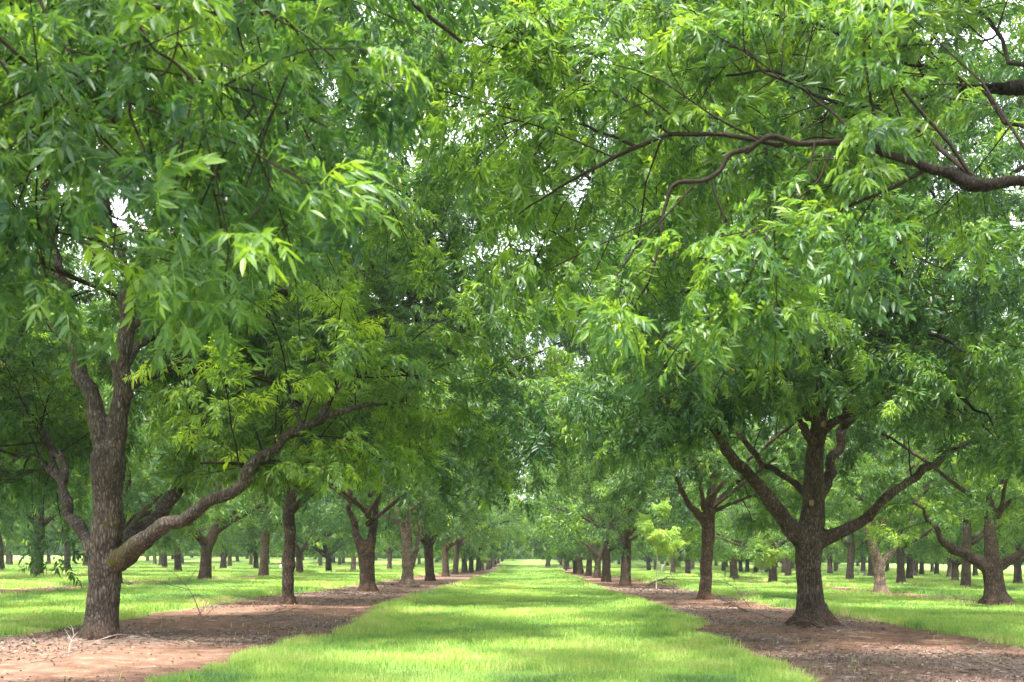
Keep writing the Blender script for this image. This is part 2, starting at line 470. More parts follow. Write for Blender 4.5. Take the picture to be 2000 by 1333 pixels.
def make_spray(rng, det):
    """a twig end with pinnate leaves hanging off it; +x runs outward, z is up"""
    V, F, T = [], [], []
    nleaf = {'hi': 7, 'mid': 7, 'lo': 5, 'far': 4}[det]
    pairs = {'hi': 5, 'mid': 4, 'lo': 2, 'far': 1}[det]
    LL = {'hi': .122, 'mid': .138, 'lo': .18, 'far': .30}[det]
    WW = {'hi': .034, 'mid': .042, 'lo': .062, 'far': .12}[det]
    for k in range(nleaf):
        t0 = (k + .6) / nleaf
        p0 = np.array([.38 * t0, 0, .05 * math.sin(t0 * 3) - .14 * t0 * t0])
        yaw = (1 if k % 2 else -1) * rng.uniform(.35, 1.9) * (1 - .35 * t0) + rng.normal(0, .25)
        pit0, bend, Lr = rng.uniform(-.45, .6), rng.uniform(.5, 1.5), rng.uniform(.17, .30)
        rl = rng.normal(0, .55)
        h = np.array([math.cos(yaw), math.sin(yaw), 0]); side = np.array([-h[1] * math.cos(rl), h[0] * math.cos(rl), math.sin(rl)])
        pts = [p0]; 
        for i in range(10):
            pt = pit0 - bend * (i + .5) / 10
            pts.append(pts[-1] + Lr / 10 * (h * math.cos(pt) + np.array([0, 0, math.sin(pt)])))
        pts = np.array(pts)
        tl = rng.normal(0, .07)
        items = []
        for j in range(pairs):
            tt = .28 + .66 * j / max(pairs - 1, 1) if pairs > 1 else .55
            for sg in (-1, 1): items.append((tt + rng.uniform(-.03, .03), sg))
        items.append((1.0, 0))
        for tt, sg in items:
            i = min(int(tt * 10), 9); b = pts[i] + (pts[i + 1] - pts[i]) * (tt * 10 - i)
            tang = pts[i + 1] - pts[i]; tang = tang / np.linalg.norm(tang)
            if sg:
                ang = rng.uniform(.6, 1.3)
                ax = tang * math.cos(ang) + side * sg * math.sin(ang) + np.array([0, 0, -rng.uniform(.0, .8)]) + rng.normal(0, .16, 3)
            else: ax = tang + np.array([0, 0, -.25])
            ax /= np.linalg.norm(ax)
            up = np.array([rng.normal(0, .45), rng.normal(0, .45), 1.0]) + side * (-sg) * -.2
            L = LL * rng.uniform(.62, 1.2) * (1 if sg else 1.1) * (.8 + .3 * tt); W = WW * rng.uniform(.85, 1.15)
            v, f = leaflet(b, ax, up, L, W, det)
            o = len(V); V += v; F += [tuple(q + o for q in g) for g in f]
            T += [tl + rng.normal(0, .06)] * len(v)
        if det == 'hi':   # the leaf stalk
            o = len(V)
            for i in (0, 5, 10):
                V += [pts[i] - side * .0022, pts[i] + side * .0022]; T += [.5, .5]
            F += [(o, o + 1, o + 3), (o, o + 3, o + 2), (o + 2, o + 3, o + 5), (o + 2, o + 5, o + 4)]
    return np.array(V), np.array(F), np.array(T)

SPRAYS = {}
_r = np.random.default_rng(11)
for det, k in (('hi', 7), ('mid', 7), ('lo', 6), ('far', 5)):
    SPRAYS[det] = [make_spray(_r, det) for _ in range(k)]

def leaves_arrays(pos, yaw, pitch, roll, scale, tint, det, rng):
    Vs, Fs, Ts, n0 = [], [], [], 0
    T = SPRAYS[det]
    which = rng.integers(0, len(T), len(pos))
    for k, (v, f, t) in enumerate(T):
        m = which == k
        if not m.any(): continue
        cy, sy, cp, sp, cr, sr = np.cos(yaw[m]), np.sin(yaw[m]), np.cos(pitch[m]), np.sin(pitch[m]), np.cos(roll[m]), np.sin(roll[m])
        ex = np.stack([cy * cp, sy * cp, sp], 1)
        ey0 = np.stack([-sy, cy, 0 * cy], 1)
        ez0 = np.cross(ex, ey0)
        ey = ey0 * cr[:, None] + ez0 * sr[:, None]
        ez = np.cross(ex, ey)
        R = np.stack([ex, ey, ez], 1) * scale[m][:, None, None]
        P = np.einsum('vi,kij->kvj', v, R) + pos[m][:, None]
        K = len(P)
        F = f[None] + (np.arange(K) * len(v))[:, None, None] + n0
        Vs.append(P.reshape(-1, 3)); Fs.append(F.reshape(-1, 3)); Ts.append((tint[m][:, None] + t[None]).ravel())
        n0 += K * len(v)
    return np.vstack(Vs), np.vstack(Fs), np.clip(np.concatenate(Ts), 0, 1)

# ------------------------------------------------------------------ branching
def branch_curve(p, d, L, n, rng, lift, droop, wander=.12):
    pts = [p]; d = d / np.linalg.norm(d)
    for i in range(n):
        t = (i + 1) / n
        d = d + np.array([0, 0, lift * (1 - t) - droop * t]) / n + rng.normal(0, wander, 3) / math.sqrt(n)
        d = d / np.linalg.norm(d)
        pts.append(pts[-1] + d * L / n)
    return np.array(pts)

def grow(limbs, rng, density=1.0, l2=(1.5, 2.9), floor=2.0, env=None, twigs=True, droop=1.0, gap=.33):
    """limbs: list of (pts, radii, leafy_from). Returns branch geometry and spray placements"""
    br = Geo(); S = []
    for pts, rad, t0 in limbs:
        seg = np.linalg.norm(np.diff(pts, axis=0), axis=1); cum = np.concatenate([[0], np.cumsum(seg)]); tot = cum[-1]
        s = t0 * tot + rng.uniform(0, .3); az = rng.uniform(0, 6.28)
        starts = []
        while s < tot:
            starts.append(s); s += gap * rng.uniform(.7, 1.35)
        starts.append(tot * .999)
        for s in starts:
            i = min(np.searchsorted(cum, s) - 1, len(seg) - 1); i = max(i, 0)
            f = (s - cum[i]) / max(seg[i], 1e-6)
            p = pts[i] + (pts[i + 1] - pts[i]) * f; r = rad[i] + (rad[i + 1] - rad[i]) * f
            tg = pts[i + 1] - pts[i]; tg = tg / np.linalg.norm(tg)
            t = s / tot
            az += 2.4 + rng.normal(0, .4)
            a = np.cross(tg, [0, 0, 1.0]) if abs(tg[2]) < .95 else np.array([1., 0, 0]); a = a / np.linalg.norm(a); b = np.cross(tg, a)
            rad_dir = a * math.cos(az) + b * math.sin(az)
            d = rad_dir * .9 + tg * rng.uniform(.45, .9) + np.array([0, 0, .12])
            if s > tot * .99: d = tg
            L = rng.uniform(*l2) * (1 - .35 * t)
            q = branch_curve(p, d, L, 6, rng, .5, 1.1 * droop, .24)
            q[:, 2] = np.maximum(q[:, 2], floor + .3 * rng.random())
            r0 = max(.006, min(r * .45, .006 + .0055 * L))
            vis = env(q[[3, 6]]) if env is not None else (True, True)
            if twigs and (vis[0] or vis[1]): br.tube(q[:7 if vis[1] else 4], np.linspace(r0, .0045, 7)[:7 if vis[1] else 4], 4, cap=False)
            s3 = .22
            while s3 < 1.0:
                j = min(int(s3 * 6), 5); pp = q[j] + (q[j + 1] - q[j]) * (s3 * 6 - j); tg2 = q[j + 1] - q[j]; tg2 = tg2 / np.linalg.norm(tg2)
                az2 = rng.uniform(0, 6.28)
                a2 = np.cross(tg2, [0, 0, 1.0]) + 1e-6; a2 = a2 / np.linalg.norm(a2); b2 = np.cross(tg2, a2)
                d3 = (a2 * math.cos(az2) + b2 * math.sin(az2) * .7) * .8 + tg2 * .7
                L3 = rng.uniform(.55, 1.15)
                q3 = branch_curve(pp, d3, L3, 4, rng, .2, 1.3 * droop)
                q3[:, 2] = np.maximum(q3[:, 2], floor)
                if twigs and (env is None or env(q3[[2]])[0]): br.tube(q3, np.linspace(.0065, .003, 5), 3, cap=False)
                for m in (1, 2, 3, 4):
                    if rng.random() < .80 * density:
                        dd = q3[m] - q3[m - 1]
                        S.append((*q3[m - 1], math.atan2(dd[1], dd[0]) + rng.normal(0, .5), math.asin(np.clip(dd[2] / np.linalg.norm(dd), -1, 1)) * .7 + rng.normal(0, .2)))
                s3 += .30 / L * rng.uniform(.75, 1.3) * 1.05
            if rng.random() < density:
                dd = q[6] - q[5]
                S.append((*q[5], math.atan2(dd[1], dd[0]), math.asin(np.clip(dd[2] / np.linalg.norm(dd), -1, 1)) * .7))
    S = np.array(S)
    if env is not None: S = S[env(S[:, :3])]
    return br, S

def crown_tint(P, rng, young=.05, seed=1, offset=0):
    n = len(P)
    c = vnoise(P * .55 + seed * 3.7, seed) * .6 + vnoise(P * 1.4 + seed, seed + 5) * .4
    t = .35 + .64 * (c - .5) + rng.normal(0, .10, n) + offset
    y = vnoise(P * .9 + 31.1 + seed, seed + 9)
    t = t + .42 * np.clip((y - .76) / .12, 0, 1) * (young > 0) * .55 + .24 * (rng.random(n) < young)
    return t

def crown_mesh(name, S, det, rng, seed, young=.05, scale=1.0, offset=0, hi_mask=None, shade_last=0):
    pos, yaw, pitch = S[:, :3], S[:, 3], S[:, 4]
    tint = crown_tint(pos, rng, young, seed, offset)
    if shade_last: tint[-shade_last:] = rng.normal(.16, .06, shade_last)  # hanging strands: their shade is put into the colour as a darker tint
    roll = rng.normal(0, .6, len(S)); sc = rng.uniform(.72, 1.15, len(S)) * scale
    parts = []
    if hi_mask is None: parts.append(leaves_arrays(pos, yaw, pitch, roll, sc, tint, det, rng))
    else:
        for m, dt in ((hi_mask, 'hi'), (~hi_mask, det)):
            if m.any(): parts.append(leaves_arrays(pos[m], yaw[m], pitch[m], roll[m], sc[m], tint[m], dt, rng))
    V, F, T, o = [], [], [], 0
    for v, f, t in parts:
        V.append(v); F.append(f + o); T.append(t); o += len(v)
    return build_mesh(name, np.vstack(V), np.vstack(F), {'tint': np.concatenate(T)})

def limb_from(p, d, L, r0, rng, n=9, lift=.5, droop=.5):
    q = branch_curve(p, d, L, n, rng, lift, droop, .16)
    return q, r0 * np.linspace(1, .16, n + 1) ** .9

def generic_limbs(rng, H=12.5, R=6.0, r=.26, fork=2.2, nlow=7, nhigh=5):
    """trunk + limbs of a vase-shaped orchard tree, local coordinates"""
    lean = rng.normal(0, .05, 2)
    hh = np.array([-.25, 0, .35, .9, fork * .75, fork, fork + 1.6, fork + 3.6, H * .72, H * .92])
    flare = np.array([1.5, 1.35, 1.1, 1.0, .95, .98, .72, .5, .24, .1]) * r
    tp = np.stack([lean[0] * hh + np.concatenate([np.zeros(6), rng.normal(0, .22, 4)]), lean[1] * hh + np.concatenate([np.zeros(6), rng.normal(0, .22, 4)]), hh], 1)
    tr = spline(np.column_stack([tp, flare]), 26)
    trunk = (tr[:, :3], tr[:, 3], .5)
    limbs = []
    az = rng.uniform(0, 6.28)
    for k in range(nlow):
        az += 6.283 / nlow * rng.uniform(.75, 1.25)
        z = fork + (rng.uniform(-.25, .5) if k < 3 else rng.uniform(.2, 2.4))
        el = rng.uniform(.28, .85)
        p = np.array([np.interp(z, tr[:, 2], tr[:, 0]), np.interp(z, tr[:, 2], tr[:, 1]), z])
        d = np.array([math.cos(az) * math.cos(el), math.sin(az) * math.cos(el), math.sin(el)])
        q, rr = limb_from(p, d, R * rng.uniform(.92, 1.15), r * rng.uniform(.42, .6), rng, lift=.25, droop=.75)
        rr[0] *= 1.35
        limbs.append((q, rr, .34))
    for k in range(nhigh):
        az += 2.4
        z = rng.uniform(fork + 2.2, H * .68); el = rng.uniform(.6, 1.1)
        p = np.array([np.interp(z, tr[:, 2], tr[:, 0]), np.interp(z, tr[:, 2], tr[:, 1]), z])
        d = np.array([math.cos(az) * math.cos(el), math.sin(az) * math.cos(el), math.sin(el)])
        q, rr = limb_from(p, d, R * rng.uniform(.7, .95), r * .34, rng, lift=.3, droop=.6)
        limbs.append((q, rr, .25))
    return trunk, limbs

# ------------------------------------------------------------------ variants shared by middle and far trees
class Variant: pass
def make_variant(seed, det, H, R, r, fork, density, scale, nlow=7, nhigh=5, young=.025, offset=0, sides=10, twigs=True):
    rng = np.random.default_rng(seed)
    trunk, limbs = generic_limbs(rng, H, R, r, fork, nlow, nhigh)
    g = Geo()
    g.tube(trunk[0], trunk[1], sides, wob=.05, rng=rng)
    for q, rr, t in limbs: g.tube(q, rr, max(5, sides - 3), wob=.04, rng=rng)
    br, S = grow([trunk] + [(q, rr, t * .72) for q, rr, t in limbs], rng, density, floor=1.95, twigs=twigs, droop=1.35)
    V = Variant()
    V.trunk = g.mesh('trunk'); V.trunk.materials.append(BARK)
    V.branch = br.mesh('branches') if twigs else None
    if twigs: V.branch.materials.append(TWIG)
    V.crown = crown_mesh('crown', S, det, rng, seed, young, scale, offset); V.crown.materials.append(LEAF)
    V.n = len(S)
    return V

def place_variant(V, loc, rz, sc, label, group, bark=(1, 1, 1), name='pecan_tree'):
    root = bpy.data.objects.new(name, None); COL.objects.link(root)
    root.location = loc; root.rotation_euler = (0, 0, rz); root.scale = (sc, sc, sc)
    root.empty_display_size = .3
    tag(root, label, 'tree', group)
    t = link('trunk', V.trunk, None, root); t.color = (*(q * .8 for q in bark), 1)
    if V.branch is not None: link('branches', V.branch, None, root)
    link('crown', V.crown, None, root)
    return root

# ------------------------------------------------------------------ hero trees
def remeshed(g, name, voxel, rng, amp=.012):
    me0 = g.mesh(name)
    o = bpy.data.objects.new(name, me0); COL.objects.link(o)
    md = o.modifiers.new('r', 'REMESH'); md.mode = 'VOXEL'; md.voxel_size = voxel
    sm = o.modifiers.new('s', 'SMOOTH'); sm.iterations = 4; sm.factor = .5
    dg = bpy.context.evaluated_depsgraph_get()
    me = bpy.data.meshes.new_from_object(o.evaluated_get(dg))
    bpy.data.objects.remove(o); bpy.data.meshes.remove(me0)
    n = len(me.vertices)
    co = np.zeros(n * 3, np.float32); me.vertices.foreach_get('co', co); co = co.reshape(-1, 3).astype(float)
    no = np.zeros(n * 3, np.float32); me.vertex_normals.foreach_get('vector', no); no = no.reshape(-1, 3)
    k = (vnoise(co * [14, 14, 5], 3) - .5) * 1.0 + (vnoise(co * [34, 34, 11], 8) - .5) * .6 + (vnoise(co * 4, 13) - .5) * 1.6
    near = np.clip(2.2 - co[:, 2] * .12, .5, 1.5)
    co = co + no * (k * amp * 1.35 * near)[:, None]
    me.vertices.foreach_set('co', co.astype(np.float32).ravel())
    me.polygons.foreach_set('use_smooth', np.ones(len(me.polygons), bool))
    me.update()
    me.name = name
    return me

def px_limb(base, pts, d0):
    """pts: (px, py, width_px, depth offset) -> local points and radii"""
    out = []
    for px, py, w, dd in pts:
        d = d0 + dd
        out.append((*(at(px, py, d) - base), w * .86 * d / F_PX / 2))
    n = max(6, int(len(out) * 5))
    r = spline(np.array(out), n)
    L_ = np.concatenate([[0], np.cumsum(np.linalg.norm(np.diff(r[:, :3], axis=0), axis=1))])
    fade = np.clip((L_ - .4) / .8, 0, 1) * np.clip((.22 - r[:, 3]) / .12, 0, 1) * .16
    for ax in range(3):
        r[:, ax] += fade * (vnoise(np.stack([L_ * 1.5 + px * .37, L_ * 0 + py * .11, L_ * 0 + ax * 7.7], 1), 5) - .5) + .85 * fade * (vnoise(np.stack([L_ * 4 + px * .71, L_ * 0 + py, L_ * 0 + ax * 3.1], 1), 6) - .5)
    return r[:, :3], np.maximum(r[:, 3], .004)

def hero(name, label, group, base, limbs, extra_seed, det='mid', H=12.5, R=6.0, r=.26, fork=2.4, nlow=6, nhigh=5, density=1.0, floor=2.2,
         voxel=.03, mat=BARK, bark=(1, 1, 1), hi=None, young=.05, offset=0, env=None, own_trunk=False, zmin=None, scale=1.0, hang=None, xfilter=None, roots=.45, nuts=0):
    rng = np.random.default_rng(extra_seed)
    root = bpy.data.objects.new('pecan_tree', None); COL.objects.link(root); root.location = base; root.empty_display_size = .3
    tag(root, label, 'tree', group)
    trunk, extra = generic_limbs(rng, H, R, r, fork, nlow, nhigh)
    if zmin is not None: extra = [e for e in extra if e[0][0][2] > zmin]
    if xfilter is not None: extra = [e for e in extra if xfilter(e[0] + np.array(base))]
    g = Geo()
    allb = []; thin = []
    if own_trunk:
        g.tube(trunk[0], trunk[1], 14); allb.append(trunk)
    for q, rr, t in limbs:
        k_ = int(np.argmax(rr < voxel * 1.3)) if (rr < voxel * 1.3).any() else len(rr)
        if k_ >= 3: g.tube(q[:k_ + 1], np.maximum(rr[:k_ + 1], voxel * .9), 14)
        if k_ < len(rr) - 1: thin.append((q[max(k_ - 1, 0):], rr[max(k_ - 1, 0):]))
        allb.append((q, rr, t))
    for q, rr, t in extra:
        k_ = int(np.argmax(rr < voxel * 1.3)) if (rr < voxel * 1.3).any() else len(rr)
        if k_ >= 2: g.tube(q[:k_ + 1], np.maximum(rr[:k_ + 1], voxel * .9), 9)
        if k_ < len(rr) - 1: thin.append((q[max(k_ - 1, 0):], rr[max(k_ - 1, 0):]))
        allb.append((q, rr, t))
    # root flare where the trunk meets the soil
    foot = [(p, r_) for q, rr, _ in limbs[:1] + ([limbs[-1]] if own_trunk is False else []) for p, r_ in zip(q, rr) if -.05 < p[2] < .3]
    if foot:
        c0, rb = foot[0]; az0 = rng.uniform(0, 6.28)
        for k in range(6):
            a_ = az0 + k * 1.05 + rng.normal(0, .2); e = np.array([math.cos(a_), math.sin(a_), 0]); ln = roots * rng.uniform(.7, 1.3)
            P_ = np.array([(*(c0[:2] + e[:2] * rb * .30), .34), (*(c0[:2] + e[:2] * rb * (.72 + .1 * ln)), .10), (*(c0[:2] + e[:2] * rb * (.95 + .3 * ln)), -.02), (*(c0[:2] + e[:2] * rb * (1.05 + .7 * ln)), -.14)])
            g.tube(spline(P_, 8), rb * np.linspace(.40, .14, 8), 8)
    me = remeshed(g, 'trunk', voxel, rng)
    me.materials.clear(); me.materials.append(mat)
    t = link('trunk', me, None, root); t.color = (*bark, 1)
    br, S = grow([b for b in allb if b[2] < 1], rng, density, floor=floor, env=env)
    for q_, r_ in thin: br.tube(q_, r_, 7, cap=False)
    nh = 0
    if hang is not None:
        b2, S2 = hang(rng, root); 
        br.v += b2.v; off = br.n
        br.f += [f + off for f in b2.f]; br.n += b2.n
        nh = len(S2); S = np.vstack([S, S2])
    bm_ = br.mesh('branches'); bm_.materials.append(TWIG); link('branches', bm_, None, root)
    hm = None
    if hi is not None: hm = hi(S[:, :3] + np.array(base))
    cm = crown_mesh('crown', S, det, rng, extra_seed, young, scale, offset, hm, nh); cm.materials.append(LEAF)
    link('crown', cm, None, root)
    if nuts:
        ng = Geo()
        for k in rng.choice(len(S), nuts, replace=False):
            for m in range(rng.integers(2, 5)):
                p_ = S[k][:3] + rng.normal(0, .03, 3) + np.array([0, 0, -.05]); dn = np.array([rng.normal(0, .4), rng.normal(0, .4), -1]); dn /= np.linalg.norm(dn)
                ng.tube(np.array([p_ + dn * q for q in (0, .012, .028, .042)]), [.005, .015, .014, .003], 6)
        nm = ng.mesh('nut_cluster'); nm.materials.append(NUT); tag(link('nut_cluster', nm, None, root), kind='stuff')
    print(label[:40], 'sprays', len(S), 'hi', 0 if hm is None else int(hm.sum()), 'crown verts', len(cm.vertices))
    return root

def gz(p):
    return np.array([p[0], p[1], float(ground_h(np.array([p[0]]), np.array([p[1]]))[0]) - .03])

GL, GR = 'pecan trees of the left avenue row', 'pecan trees of the right avenue row'

def px_of(W):
    y = np.maximum(W[:, 1], .2)
    return VPX + W[:, 0] / y * F_PX, VPY - (W[:, 2] - CAM_H) / y * F_PX
def sky_gap(px, py, W):
    n1 = .9 * (vnoise(W * 2.2, 12) - .5)
    g1 = ((px - 1232) / 62) ** 2 + ((py - 85) / 42) ** 2 < 1 + n1
    g2 = ((px - 545) / 46) ** 2 + ((py - 190) / 22) ** 2 < 1 + n1
    return (g1 | g2) & (W[:, 1] > 1)
def env_l1(S):
    W = S + b; px, py = px_of(W); nz = 40 * (vnoise(W * 1.5, 4) - .5)
    lim = np.interp(px, [-200, 40, 120, 180, 260, 330, 400, 470, 520, 600, 700, 900], [1000, 990, 950, 880, 900, 950, 940, 920, 930, 930, 920, 880])
    bad = py > lim + nz
    bad |= (W[:, 1] < b[1] + .6) & (py > 575 + nz) & (px > 70) & (px < 300)
    return ~(bad | sky_gap(px, py, W))
def env_r1(S):
    W = S + b; px, py = px_of(W); nz = 50 * (vnoise(W * 1.5, 4) - .5)
    lim = np.interp(px, [1000, 1150, 1300, 1400, 1480, 1560, 1660, 1750, 1850, 1950, 2100], [800, 850, 870, 840, 800, 760, 775, 810, 850, 890, 920])
    return ~((py > lim + nz) | sky_gap(px, py, W))
# near left tree with the mossy trunk
def hang_left(rng, root):
    g = Geo(); S = []
    for pts in ([(110, 900), (88, 950), (84, 1030), (95, 1090)], [(88, 868), (62, 930), (66, 1020), (60, 1080)], [(116, 920), (112, 980), (122, 1030), (114, 1072)]):
        dd = b[1] + 1.1 if pts[0][0] < 200 else b[1] - .6
        q = spline(np.array([at(px, py, dd) - b for px, py in pts]), 7)
        g.tube(q, np.linspace(.010, .004, 7), 4, cap=False)
        for j in range(2, 7):
            S.append((*(q[j] + rng.normal(0, .06, 3)), rng.uniform(0, 6.28), rng.normal(-.5, .3)))
    return g, np.array(S)
b = gz(ground_at(200, 1248)); d0 = b[1]
MOSSPTS = [(225, 1020, .22), (232, 1050, .2), (258, 1068, .24), (225, 1095, .15), (320, 1038, .14), (238, 1085, .16), (232, 870, .18), (350, 950, .2), (215, 1010, .14)]
moss = []
for px, py, rad in MOSSPTS:
    q = at(px, py, d0 - .25) - b; moss.append((q[0], q[1], q[2], rad))
BARK_MOSS = bark_material('mossy_bark', moss)
L1 = [
    (*px_limb(b, [(197, 1275, 92, 0), (198, 1245, 82, 0), (200, 1200, 73, 0), (204, 1120, 70, 0), (207, 1040, 66, 0), (209, 970, 60, 0), (210, 950, 67, 0), (211, 915, 80, 0), (213, 888, 70, 0), (216, 860, 46, 0)], d0), 1.1),
    (*px_limb(b, [(212, 905, 50, 0), (200, 860, 46, 0), (182, 790, 38, 0), (162, 715, 33, 0), (146, 650, 31, .1), (130, 590, 29, .2), (108, 500, 26, .4), (90, 380, 22, .8), (70, 240, 17, 1.2), (60, 80, 12, 1.5), (40, -80, 8, 1.6)], d0), .45),
    (*px_limb(b, [(214, 905, 52, 0), (226, 860, 47, 0), (236, 790, 43, 0), (241, 710, 40, -.1), (245, 630, 37, -.2), (255, 550, 34, -.3), (290, 470, 31, -.4), (345, 420, 28, -.5), (400, 380, 26, -.6), (440, 310, 22, -.6), (470, 200, 16, -.4), (500, 60, 10, 0)], d0), .5),
    (*px_limb(b, [(205, 1110, 56, 0), (240, 1090, 50, -.15), (275, 1065, 43, -.3), (330, 1030, 34, -.5), (400, 990, 29, -.7), (470, 947, 25, -.8), (520, 888, 22, -.8), (590, 832, 20, -.7), (660, 808, 17, -.5), (730, 785, 12, -.2)], d0), .36),
    (*px_limb(b, [(490, 925, 14, -.8), (540, 890, 10, 0), (610, 890, 8, .6), (690, 930, 4, 1)], d0), .15),
    (*px_limb(b, [(590, 832, 13, -.7), (560, 770, 10, 0), (500, 730, 8, .6), (420, 740, 4, 1)], d0), .15),
    (*px_limb(b, [(620, 820, 13, -.6), (680, 740, 10, -.4), (760, 720, 8, 0), (850, 760, 4, .4)], d0), .15),
    (*px_limb(b, [(118, 940, 14, .9), (60, 895, 10, 1.6), (0, 880, 8, 2.2), (-70, 910, 4, 2.6)], d0), .15),
    (*px_limb(b, [(124, 960, 14, .8), (90, 850, 11, 1.8), (40, 780, 8, 2.6), (-40, 760, 5, 3.2)], d0), .15),
    (*px_limb(b, [(255, 550, 20, -.2), (200, 400, 14, 1.4), (170, 270, 10, 2.4), (210, 140, 6, 3)], d0), .2),
    (*px_limb(b, [(290, 470, 18, -.3), (330, 330, 13, 1.4), (335, 200, 9, 2.4), (300, 60, 5, 3)], d0), .2),
    (*px_limb(b, [(440, 310, 16, -.6), (520, 230, 11, .8), (610, 220, 8, 1.6), (700, 270, 4, 2.2)], d0), .2),
    (*px_limb(b, [(236, 770, 20, .2), (320, 725, 15, 1.0), (430, 715, 12, 2.0), (540, 700, 9, 3.0), (640, 720, 5, 3.6)], d0), .25),
    (*px_limb(b, [(244, 650, 20, .2), (340, 585, 15, .8), (460, 560, 12, 1.6), (590, 575, 9, 2.2), (700, 640, 5, 2.6)], d0), .25),
    (*px_limb(b, [(240, 720, 20, .3), (300, 640, 14, 1.6), (380, 620, 11, 3.0), (470, 660, 8, 4.2), (540, 760, 4, 4.8)], d0), .25),
    (*px_limb(b, [(150, 670, 18, .2), (70, 620, 13, .8), (-20, 620, 9, 1.4), (-110, 680, 5, 2)], d0), .25),
    (*px_limb(b, [(150, 660, 18, .3), (110, 600, 14, 1.6), (60, 620, 11, 3), (20, 720, 8, 4), (0, 830, 4, 4.6)], d0), .25),
    (*px_limb(b, [(375, 830, 14, 2.5), (440, 800, 10, 3), (520, 830, 7, 3.4), (570, 900, 4, 3.6)], d0), .2),
    (*px_limb(b, [(480, 160, 14, -.3), (580, 110, 11, -.2), (700, 70, 9, 0), (830, 60, 6, .2), (930, 110, 3, .4)], d0), .15),
    (*px_limb(b, [(400, 380, 18, -.6), (500, 330, 13, -.8), (620, 310, 10, -.8), (740, 340, 7, -.6), (840, 420, 4, -.2)], d0), .15),
    (*px_limb(b, [(205, 1095, 40, 0), (165, 1050, 30, .25), (140, 1010, 26, .5), (124, 960, 23, .8), (110, 900, 18, 1.2), (70, 840, 13, 1.6), (10, 790, 8, 2)], d0), .5),
    (*px_limb(b, [(215, 1110, 40, .1), (260, 1050, 36, .6), (310, 1000, 33, 1.2), (345, 945, 30, 1.8), (370, 880, 24, 2.2), (380, 810, 18, 2.6), (400, 720, 12, 3)], d0), .5),
]
hero('pecan_tree', 'mossy pecan tree at left foreground with trunk forking into two tall stems', GL, b, L1, 101, zmin=5.6, H=14.8, R=6.5, r=.2, fork=4.2, nlow=6, nhigh=10, floor=2.4, voxel=.024, mat=BARK_MOSS, hang=hang_left, env=env_l1,
     bark=(.60, .60, .61), nuts=260, young=.03, scale=.88)

